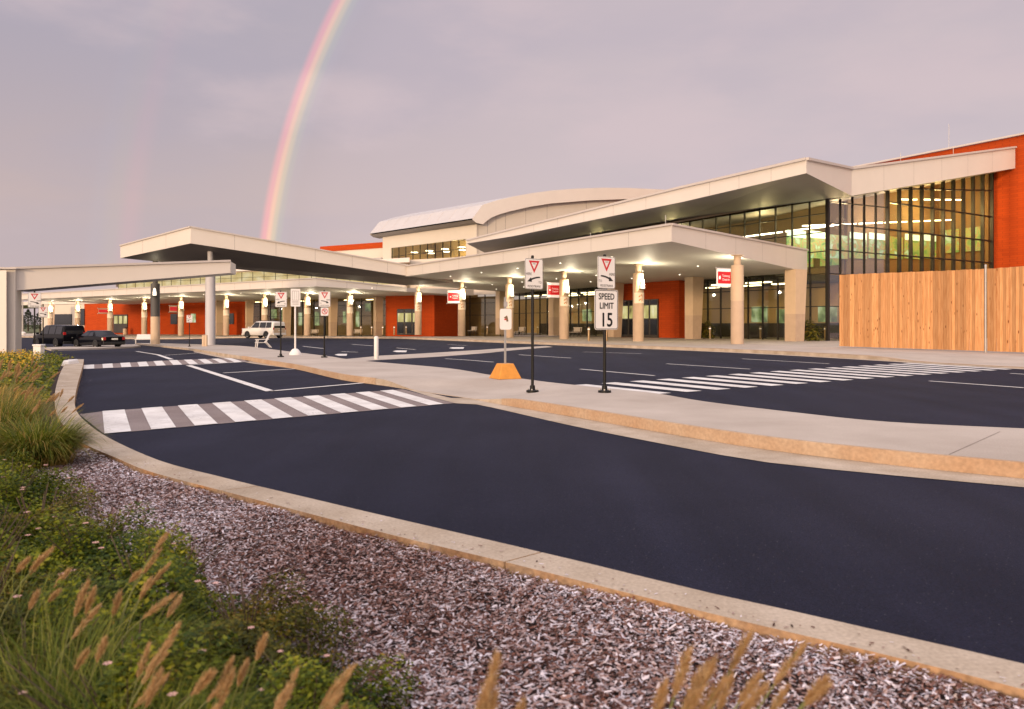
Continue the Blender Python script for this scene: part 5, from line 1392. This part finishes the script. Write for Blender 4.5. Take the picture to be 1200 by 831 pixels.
# saloon
Ls, Ws = 5.4, 1.96; hw = Ws/2
st = [(0,.42,.92,.95,.9),(.12,.30,.98,1.02,.9),(1.15,.26,1.0,1.04,.9),(1.75,.26,1.0,1.44,.74),(2.3,.26,1.0,1.49,.73),(3.1,.26,1.0,1.47,.73),(3.85,.26,.98,1.02,.88),(5.1,.28,.86,.90,.86),(5.4,.40,.74,.78,.8)]
gl = [('side_window', side_windows([(1.55,2.35,1.85,2.38),(2.42,3.62,2.45,3.12)], hw,.74,1.0,1.45)),
      ('rear_window', [[(1.24,-.70,1.07),(1.24,.70,1.07),(1.74,.60,1.42),(1.74,-.60,1.42)]]),('windscreen', [[(3.78,-.76,1.08),(3.78,.76,1.08),(3.18,.62,1.45),(3.18,-.62,1.45)]])]
vehicle('saloon_car','glossy black saloon car at the road junction, seen from behind','car',114.5,63.5,HD,Ls,Ws,st,M['car_black'],.34,(1.15,4.35),gl,.72)
# long black people carrier / van
Lv, Wv = 5.7, 2.02; hw = Wv/2
st = [(0,.40,1.10,1.75,.80),(.10,.34,1.14,1.90,.80),(1.2,.30,1.14,1.95,.80),(2.6,.30,1.14,1.96,.80),(3.6,.30,1.12,1.92,.80),(4.35,.30,1.10,1.16,.90),(5.4,.34,1.0,1.06,.86),(5.7,.42,.85,.90,.82)]
gl = [('side_window', side_windows([(.25,1.35,.3,1.35),(1.45,2.55,1.45,2.55),(2.65,4.05,2.65,3.55)], hw,.80,1.14,1.93)),
      ('rear_window', [[(-.015,-.72,1.18),(-.015,.72,1.18),(.02,.70,1.68),(.02,-.70,1.68)]]),('windscreen', [[(4.30,-.80,1.20),(4.30,.80,1.20),(3.66,.70,1.86),(3.66,-.70,1.86)]])]
vehicle('black_van','long black van parked behind the saloon, its red tail lamp showing','van',69,66,HD,Lv,Wv,st,M['car_black'],.38,(1.2,4.7),gl,.75,False,1.2)
# white patrol-style utility
Lw, Ww = 5.1, 1.98; hw = Ww/2
st = [(0,.46,1.12,1.72,.80),(.10,.36,1.14,1.84,.80),(1.0,.32,1.14,1.90,.80),(2.3,.32,1.14,1.91,.80),(3.0,.32,1.12,1.86,.80),(3.75,.32,1.10,1.16,.90),(4.85,.36,1.02,1.07,.86),(5.1,.46,.85,.92,.82)]
gl = [('side_window', side_windows([(.28,1.10,.35,1.10),(1.18,2.15,1.18,2.15),(2.24,3.50,2.24,2.95)], hw,.80,1.14,1.88)),
      ('rear_window', [[(-.015,-.78,1.14),(-.015,.78,1.14),(.03,.74,1.66),(.03,-.74,1.66)]]),('windscreen', [[(3.70,-.80,1.18),(3.70,.80,1.18),(3.08,.70,1.82),(3.08,-.70,1.82)]])]
wt = vehicle('utility_car','white utility car parked at the terminal kerb beyond the lounge chair','car',309,84.5,(-.86,.51),Lw,Ww,st,M['car_white'],.38,(1.05,4.1),gl,.8,True,1.05)
b = MB(); b.box(-Lw/2-.025,-Lw/2-.005,-.8,.8,.62,1.1); b.build('tailgate_panel', M['column'], wt)

# ================================================================== far things on the left
x, y = on_Y(26.5, 130); t = tag(empty('street_lamp',(x,y,-.6)), 'thin pale street lamp far off at the left edge', 'street lamp')
mb = MB(); mb.tube([(0,0,0),(0,0,9.0)], [.14,.08], 8); mb.build('pole', M['galv'], t, smooth=True)
mb = MB(); mb.beam((0,0,8.9),(1.2,.2,9.1),.12); mb.build('lamp_arm', M['galv'], t)
mb = MB(); mb.lathe([(.5,0),(.5,.5),(.3,.7)],12); mb.build('base', M['white_plastic'], t)
def conifer(px, Y, h, r_, label, z0=-.7):
    x, y = on_Y(px, Y); t = tag(empty('tree',(x,y,z0)), label, 'tree', 'dark trees on the far-left skyline')
    mb = MB(); mb.tube([(0,0,0),(0,0,h*.5),(0,0,h*.92)], [.25,.14,.03], 8); mb.build('trunk', M['bark'], t)
    n = 1500; tt = RNG.random(n)**.8; zz = h*(.12+.88*tt); rad = r_*(1-tt)**.7*(.35+.65*RNG.random(n)**.5)*(1+.25*np.sin(tt*40)); a = RNG.random(n)*2*np.pi
    c = np.stack([rad*np.cos(a),rad*np.sin(a),zz],1); s_ = .28
    d1 = RNG.normal(size=(n,3)); d2 = RNG.normal(size=(n,3))
    d1 /= np.linalg.norm(d1,axis=1,keepdims=True); d2 /= np.linalg.norm(d2,axis=1,keepdims=True)
    V = np.stack([c-d1*s_,c+d2*s_*.5,c+d1*s_],1); np_mesh('crown',V,3,M['conifer'],t,RNG.random(n))
for px, Y, h, r_, lab in ((18,210,6.0,2.2,'dark conifer at the far left beside the pillar'),(24,230,5.0,2.4,'shorter dark tree left of the thin street lamp'),(33,220,6.4,2.4,'dark tree just right of the thin street lamp'),(47,200,5.6,2.2,'dark tree behind the small yield sign')):
    conifer(px, Y, h, r_, lab)
#PART5
# ================================================================== planting
kys = np.array([p[1] for p in kout]); kxs = np.array([p[0] for p in kout]); od = np.argsort(kys)
def kerb_x(y): return np.interp(y, kys[od], kxs[od])
def norm(a): return a/np.maximum(1e-9, np.linalg.norm(a, axis=-1, keepdims=True))
def leaf_arrays(c, out, size, rng, up=.5):
    n = len(c); nrm_ = norm(out + rng.normal(size=(n,3))*.55 + np.array([0,0,up]))
    ax = norm(np.cross(nrm_, rng.normal(size=(n,3)))); sd = np.cross(nrm_, ax); s_ = size*(.6+.8*rng.random((n,1)))
    return np.stack([c-ax*s_*.5, c+sd*s_*.30-nrm_*s_*.06, c+ax*s_*.55, c-sd*s_*.30-nrm_*s_*.06],1)
def mound(n, r, h, rng, lumps=16):
    """points through the upper shell of a lumpy mound"""
    a = rng.random(n)*2*np.pi; el_ = np.arcsin(rng.random(n)**.8); rr = .55+.45*rng.random(n)**.5
    d = np.stack([np.cos(a)*np.cos(el_), np.sin(a)*np.cos(el_), np.sin(el_)],1)
    lc = norm(rng.normal(size=(lumps,3))*np.array([1,1,.6])+np.array([0,0,.3])); bump = np.max(np.maximum(0, d@lc.T)**14, axis=1)
    rr = rr*(.62+.55*bump)
    return np.stack([d[:,0]*r*rr, d[:,1]*r*rr, d[:,2]*h*rr],1), d
def make_shrub(r, h, n, size, m, seed, flowers=0, label='', cat='shrub', group=None, name='shrub'):
    rng = np.random.default_rng(seed); t = empty(name); 
    c, d = mound(n, r, h, rng); 
    patch = np.sin(c[:,0]*9+seed)*np.cos(c[:,1]*8)*.5+.5
    np_mesh('leaves', leaf_arrays(c, d, size, rng), 4, m, t, np.clip(.55*rng.random(n)+.35*patch+.1*rng.random(n),0,1))
    sb = MB()
    for i in range(16):
        a = rng.random()*6.28; e = .3+.6*rng.random(); p1 = (math.cos(a)*r*.45*e, math.sin(a)*r*.45*e, h*.55); p2 = (math.cos(a)*r*.8*e, math.sin(a)*r*.8*e, h*(.85+.2*rng.random()))
        sb.tube([(math.cos(a)*.04,math.sin(a)*.04,-.04), p1, p2], [.006,.004,.002], 5)
    sb.build('stems', M['bark'], t)
    for i in range(flowers):
        a = rng.random()*6.28; e = rng.random()**.5*.8; fb = MB(); z = h*(.80+.25*rng.random())*math.sqrt(1-e*e*.6); px_, py_ = math.cos(a)*r*e, math.sin(a)*r*e
        for k in range(6):
            b = k*1.05+a; fb.add([(px_,py_,z),(px_+.012*math.cos(b-.4),py_+.012*math.sin(b-.4),z+.008),(px_+.018*math.cos(b),py_+.018*math.sin(b),z+.006),(px_+.012*math.cos(b+.4),py_+.012*math.sin(b+.4),z+.008)],[(0,1,2,3)])
        fb.build('flower', M['pink_flower'], t)
    return t
def blade_arrays(n, base_r, Lr, wd, rng, lean=(.05,.55), curl=(.5,1.9), wind=(.18,.0), segs=6):
    a = rng.random(n)*2*np.pi; br = base_r*rng.random(n)**.5
    P0 = np.stack([np.cos(a)*br, np.sin(a)*br, np.zeros(n)],1); L_ = Lr[0]+(Lr[1]-Lr[0])*rng.random(n)
    a2 = a+rng.normal(size=n)*.5; hx = np.stack([np.cos(a2), np.sin(a2)],1)
    th0 = lean[0]+(lean[1]-lean[0])*rng.random(n); k = curl[0]+(curl[1]-curl[0])*rng.random(n)
    side = np.stack([-np.sin(a2), np.cos(a2), np.zeros(n)],1); pts = [P0]; ws = [np.full(n, wd)]
    for s_ in range(segs):
        t = (s_+.5)/segs; th = np.minimum(th0+k*t**1.6, 2.5); st = L_/segs
        dx = np.stack([hx[:,0]*np.sin(th)+wind[0]*t, hx[:,1]*np.sin(th)+wind[1]*t, np.cos(th)],1); dx = norm(dx)
        pts.append(pts[-1]+dx*st[:,None]); ws.append(wd*(1-((s_+1)/segs)**1.7*.92)*np.ones(n))
    Q_ = []
    for s_ in range(segs):
        w0 = ws[s_][:,None]*side*.5; w1 = ws[s_+1][:,None]*side*.5
        Q_.append(np.stack([pts[s_]-w0, pts[s_]+w0, pts[s_+1]+w1, pts[s_+1]-w1],1))
    return np.concatenate(Q_), segs
def plume(parent, p0, tip_h, az, lean, length, rng, thick=.015):
    """stem with a bottlebrush seed head at its end"""
    pts = []; n = 9; x = y = 0.; z = 0.
    for i in range(n+1):
        t = i/n; th = lean*(.25+1.1*t*t); pts.append((p0[0]+x, p0[1]+y, p0[2]+z)); st = tip_h/n
        x += math.cos(az)*math.sin(th)*st; y += math.sin(az)*math.sin(th)*st; z += math.cos(th)*st
    d = norm(np.array(pts[-1])-np.array(pts[-2])); base = np.array(pts[-1])
    sb = MB(); sb.tube(pts+[tuple(base+d*length*.9)], [.0022]*(n+1)+[.001], 5)
    m = 420; t = rng.random(m); prof = np.sin(np.pi*np.clip(t*.93+.05,0,1))**.55; rv = norm(rng.normal(size=(m,3)))
    rv = norm(rv-(rv@d)[:,None]*d); c = base+d*(t*length)[:,None]+np.array([0,0,-.35*length])*((t**2)[:,None]*.25)
    tipv = rv*(thick*prof*(.35+.85*rng.random(m)))[:,None]+d*.020*(.5+rng.random(m))[:,None]; sd = norm(np.cross(tipv, rng.normal(size=(m,3))))*.0008
    V = np.stack([c-sd, c+sd, c+tipv+sd*.4, c+tipv-sd*.4],1)
    o = np_mesh('plume', V, 4, M['plume'], parent, rng.random(m)); sb.build('stem', M['stem'], o)
def make_grass(x, y, n, Lr, base_r, plumes, label, seed, wd=.0045, m='blade', ph=(.55,.85), plen=(.07,.14), group='fountain grasses in the planting bed', wind=(.22,.05), dry=.0, azr=(-.6,1.2), leanr=(.25,.8), segs=6, curl=(.5,1.9)):
    rng = np.random.default_rng(seed); t = tag(empty('ornamental_grass', (x,y,zfun(x,y)+.085)), label, 'ornamental grass', group, 'thing')
    V, sg = blade_arrays(n, base_r, Lr, wd, rng, wind=wind, segs=segs, curl=curl); r_ = np.tile(rng.random(n)*.9, sg)
    np_mesh('blades', V, 4, M[m], t, r_)
    if dry > 0:
        k = int(n*dry); V, sg = blade_arrays(k, base_r*1.2, (Lr[0]*.6,Lr[1]*.9), wd, rng, wind=wind, segs=segs, curl=curl); np_mesh('dry_blades', V, 4, M['blade_dry'], t, np.tile(rng.random(k), sg))
    for i in range(plumes):
        a = rng.random()*6.28; rr = base_r*rng.random()
        plume(t, (math.cos(a)*rr, math.sin(a)*rr, .02), ph[0]+(ph[1]-ph[0])*rng.random(), azr[0]+(azr[1]-azr[0])*rng.random(), leanr[0]+(leanr[1]-leanr[0])*rng.random(), plen[0]+(plen[1]-plen[0])*rng.random(), rng)
    return t
GS = 'leafy shrubs in the foreground bed'
P1 = make_shrub(.52, .52, 10500, .025, M['leaf'], 3, 5); P2 = make_shrub(.48, .50, 9500, .023, M['leaf_olive'], 8, 4); P3 = make_shrub(.54, .48, 10500, .027, M['leaf'], 15, 3)
spots = [(P3,-.66,2.50,.70,.80,'leafy shrub at the lower centre where the mulch meets the bottom edge'),(P2,-1.05,2.98,.82,.86,'olive shrub bordering the mulch, second from the bottom'),(P1,-1.60,3.30,.9,.9,'green shrub with pale blooms behind the lowest plumes'),(P1,-2.18,3.92,.9,.85,'dark green shrub at the bend of the mulch edge'),
         (P2,-2.88,4.55,.9,.8,'olive shrub further up the mulch edge toward the grass mound'),(P3,-1.20,2.35,.9,.8,'low shrub behind the bottom-left seed heads'),(P3,-2.75,3.85,1.0,.85,'broad green shrub at the left edge, middle of the bed'),(P1,-3.42,5.1,.95,.85,'green shrub at the left edge below the grass mound'),
         (P2,-2.2,3.05,1.0,.85,'olive shrub at the left edge above the fine grass'),(P3,-3.98,5.75,.85,.75,'small shrub just under the big grass mound'),(P1,-4.55,6.35,.85,.75,'shrub at the left edge touching the grass mound'),(P2,-1.65,2.55,.8,.75,'small olive shrub amid fine grass at the lower left'),(P1,-.45,2.05,.68,.72,'dark shrub at the bottom edge right of the lower-left plumes')]
first = {}
for i, (pr, x, y, sc_, sh, lab) in enumerate(spots):
    if id(pr) not in first: o = pr; first[id(pr)] = 1
    else: o = copy_tree(pr)
    o.location = (x, y, zfun(x,y)+.085); o.scale = (sc_, sc_, sc_*sh); o.rotation_euler = (0,0,i*1.9); tag(o, lab, 'shrub', GS)
# near grasses
CU = dict(curl=(1.2,3.4))
make_grass(-1.40, 2.35, 1500, (.34,.60), .20, 7, 'fine green grass clump with seed heads at the lower-left corner', 21, .0030, ph=(.28,.48), curl=(1.0,3.2))
make_grass(-1.02, 1.98, 1400, (.28,.50), .18, 7, 'grass clump with fat plumes near the bottom left', 22, .0028, ph=(.24,.44), curl=(1.0,3.2))
make_grass(-1.90, 2.80, 1200, (.35,.58), .20, 6, 'arching grass clump at the left edge amid shrubs', 23, .0032, ph=(.28,.48), curl=(1.0,3.0))
make_grass(-.62, 1.85, 420, (.24,.40), .14, 7, 'thin grass clump sending plumes over the mulch edge', 24, .0028, ph=(.28,.48), curl=(.8,2.6))
make_grass(-1.50, 2.80, 500, (.28,.46), .18, 5, 'sparse tuft of grass rising among the shrubs mid bed', 27, .0030, ph=(.32,.50), curl=(1.0,3.0))
make_grass(-1.16, 2.22, 1100, (.30,.52), .20, 5, 'wispy yellow-green grass clump low in the corner behind the nearest plumes', 29, .0028, ph=(.26,.42), curl=(1.0,3.2))
make_grass(-.86, 2.06, 800, (.26,.46), .16, 4, 'wispy yellow-green grass clump at the bottom edge under the shrubs', 30, .0028, ph=(.24,.40), curl=(1.0,3.2))
make_grass(-.08, 1.42, 60, (.18,.34), .10, 8, 'grass tuft at the bottom centre with upright orange plumes', 25, .0028, ph=(.46,.62), plen=(.06,.10), azr=(.0,1.4), leanr=(.1,.4))
make_grass(.20, 1.47, 70, (.18,.36), .12, 10, 'grass tuft at the bottom edge with right-leaning orange plumes', 26, .0028, ph=(.50,.68), plen=(.07,.12), azr=(-.2,.9), leanr=(.25,.65))
make_grass(.40, 1.62, 60, (.18,.34), .12, 8, 'grass tuft at the bottom edge, farthest right, plumes crossing the mulch', 28, .0028, ph=(.42,.62), plen=(.07,.12), azr=(-.2,.7), leanr=(.4,.8))
# the large mound and its neighbours along the far bed
make_grass(-4.5, 7.15, 2600, (.42,.72), .22, 12, 'large green grass mound with tan top beside the kerb bend', 31, .007, ph=(.5,.74), dry=.35, wind=(.10,.0), curl=(1.0,2.4))
make_grass(-5.35, 7.8, 1700, (.5,.85), .26, 18, 'tan-topped grass mound behind the large green mound', 32, .008, m='blade', ph=(.62,.9), dry=.8, wind=(.1,0))
make_grass(-6.3, 9.3, 1000, (.45,.72), .25, 18, 'dry golden grass mound at the left edge, third from the front', 33, .010, m='blade_dry', ph=(.6,.85), dry=.4, wind=(.1,0))
make_grass(-7.9, 11.4, 800, (.40,.62), .25, 10, 'dry golden grass mound farthest along the planter', 34, .011, m='blade_dry', ph=(.5,.7), dry=.3, wind=(.1,0))
PF = make_shrub(.62, .42, 3000, .05, M['leaf'], 41, 0)
for i, (x, y, lab) in enumerate(((-7.6,12.6,'bright green mounded plant left of the kerb, nearest of three'),(-8.9,14.4,'bright green mounded plant left of the kerb, middle of three'),(-10.2,16.2,'bright green mounded plant next to the yellow flowers'))):
    o = PF if i == 0 else copy_tree(PF); x = float(np.interp(y, kys[od], kxs[od]))-1.05; o.location = (x,y,zfun(x,y)+.085); o.rotation_euler = (0,0,i*2.2); tag(o, lab, 'plant', 'green mounds along the far planter')
# shrubs by the glass
PB = make_shrub(.8, 1.7, 900, .16, M['leaf_olive'], 51, 0)
for i, (px, o_, lab, s_) in enumerate(((829,12.0,'dark shrub between the tapered pier and the glass',.9),(947,11.6,'broad shrub against the glass right of the big pier',1.35),(500,11,'',0))):
    if s_ == 0: continue
    o = PB if i == 0 else copy_tree(PB); x, y = on_off(px, o_); o.location = (x,y,.15); o.scale = (s_,s_,.95); tag(o, lab, 'shrub', 'shrubs against the terminal glass')
# flower bed, countless small yellow blooms
rng = np.random.default_rng(61); n = 26000; Y = 12.0+16.5*rng.random(n); X = kerb_x(Y)-.10-11*rng.random(n)**1.3; 
zl = np.array([zfun(a,b) for a, b in zip(X,Y)])+.09
Zt = (.30+.20*np.sin(X*1.7)*np.cos(Y*1.3))*np.clip((kerb_x(Y)-X)/.9,.25,1)*rng.random(n)**.5+.06
c = np.stack([X,Y,zl+Zt],1); np.random.seed(1)
V = leaf_arrays(c, np.tile(np.array([0,0,1.]),(n,1)), .085, rng); o = np_mesh('ground_cover', V, 4, M['leaf'], None, np.clip(rng.random(n)*.75+.2,0,1)); tag(o, 'green ground cover filling the far planter bed', 'ground cover', None, 'stuff')
n = 5200; Y = 16.0+10.5*rng.random(n); X = kerb_x(Y)-.7-9*rng.random(n); zl = np.array([zfun(a,b) for a, b in zip(X,Y)])+.09
dens = (np.sin(X*2.3+Y)*np.cos(Y*1.1)+.6*rng.random(n)) > -.25; X, Y, zl = X[dens], Y[dens], zl[dens]; n = len(X)
c = np.stack([X,Y,zl+.26+.26*rng.random(n)],1); V = leaf_arrays(c, np.tile(np.array([0,-.6,.6]),(n,1)), .052, rng); o = np_mesh('flower_bed', V, 4, M['yellow_flower'], None, rng.random(n)); tag(o, 'drift of small yellow flowers in the far planter bed', 'flowers', None, 'stuff')
# wood-chip mulch
def chips(n, x0, x1, y0, y1, seed, name, label):
    rng = np.random.default_rng(seed); X = x0+(x1-x0)*rng.random(n); Y = y0+(y1-y0)*rng.random(n)
    k = (X < kerb_x(Y)-.012) & (600+F*X/Y > -60) & (600+F*X/Y < 1280) & (HZ+F*1.33/Y < 880); X, Y = X[k], Y[k]; n = len(X)
    lump = .012*np.sin(X*5.1+1)*np.cos(Y*4.3)+.008*np.sin(X*13+Y*9)
    z = np.array([zfun(a,b) for a, b in zip(X,Y)])+.092+.012+lump*.8+.022*rng.random(n)
    a = rng.normal(size=n)*.9+.2; ti = rng.normal(size=n)*.28; ro = rng.normal(size=n)*.45
    L_ = .005+.017*rng.random(n)**2.3; W = .002+.0038*rng.random(n)
    ax = np.stack([np.cos(a)*np.cos(ti), np.sin(a)*np.cos(ti), np.sin(ti)],1); sd = norm(np.stack([-np.sin(a), np.cos(a), np.sin(ro)],1)); c = np.stack([X,Y,z],1)
    j = lambda: (.6+.7*rng.random((n,1)))
    V = np.stack([c-ax*L_[:,None]*j()-sd*W[:,None]*j(), c+ax*L_[:,None]*j()-sd*W[:,None]*j(), c+ax*L_[:,None]*j()+sd*W[:,None]*j(), c-ax*L_[:,None]*j()+sd*W[:,None]*j()],1)
    patch = .5+.5*np.sin(X*2.1+.7*np.sin(Y*1.7))*np.cos(Y*1.6+X*.6)
    r_ = np.clip(.85*rng.random(n)**.8+.30*patch-.08,0,1)
    o = np_mesh(name, V, 4, M['mulch'], None, r_); return tag(o, label, 'mulch', None, 'stuff')
chips(620000, -5.6, 2.6, 2.0, 9.6, 71, 'mulch', 'pale weathered wood-chip mulch between the shrubs and the kerb')

def spill(n, seed):
    """stray chips lying on the kerb top and in the road edge"""
    rng = np.random.default_rng(seed); ki = np.array(kin); ko = np.array(kout); i = rng.integers(20, len(ki)-31, n) if False else rng.integers(0, 70, n); t = rng.random((n,1))
    a = ki[i]*(1-t)+ki[i+1]*t; b = ko[i]*(1-t)+ko[i+1]*t; w_ = np.where(rng.random((n,1)) < .55, -.02-.55*rng.random((n,1))**2.5, .15+.8*rng.random((n,1))**.35)
    p = a+(b-a)*w_; on = (w_[:,0] > 0); z = np.array([zfun(x,y) for x, y in p])+np.where(on,.154,.007); c = np.column_stack([p,z])
    an = rng.random(n)*6.28; ax = np.stack([np.cos(an),np.sin(an),rng.normal(size=n)*.1],1); sd = np.stack([-np.sin(an),np.cos(an),rng.normal(size=n)*.15],1)
    L_ = (.003+.010*rng.random(n)**2)[:,None]; W = (.0018+.003*rng.random(n))[:,None]; c[:,2] += .002
    V = np.stack([c-ax*L_-sd*W, c+ax*L_-sd*W, c+ax*L_+sd*W, c-ax*L_+sd*W],1)
    o = np_mesh('debris', V, 4, M['mulch'], None, rng.random(n)); tag(o, 'stray wood chips and grit along the planter kerb', 'debris', None, 'stuff')
spill(1500, 81)
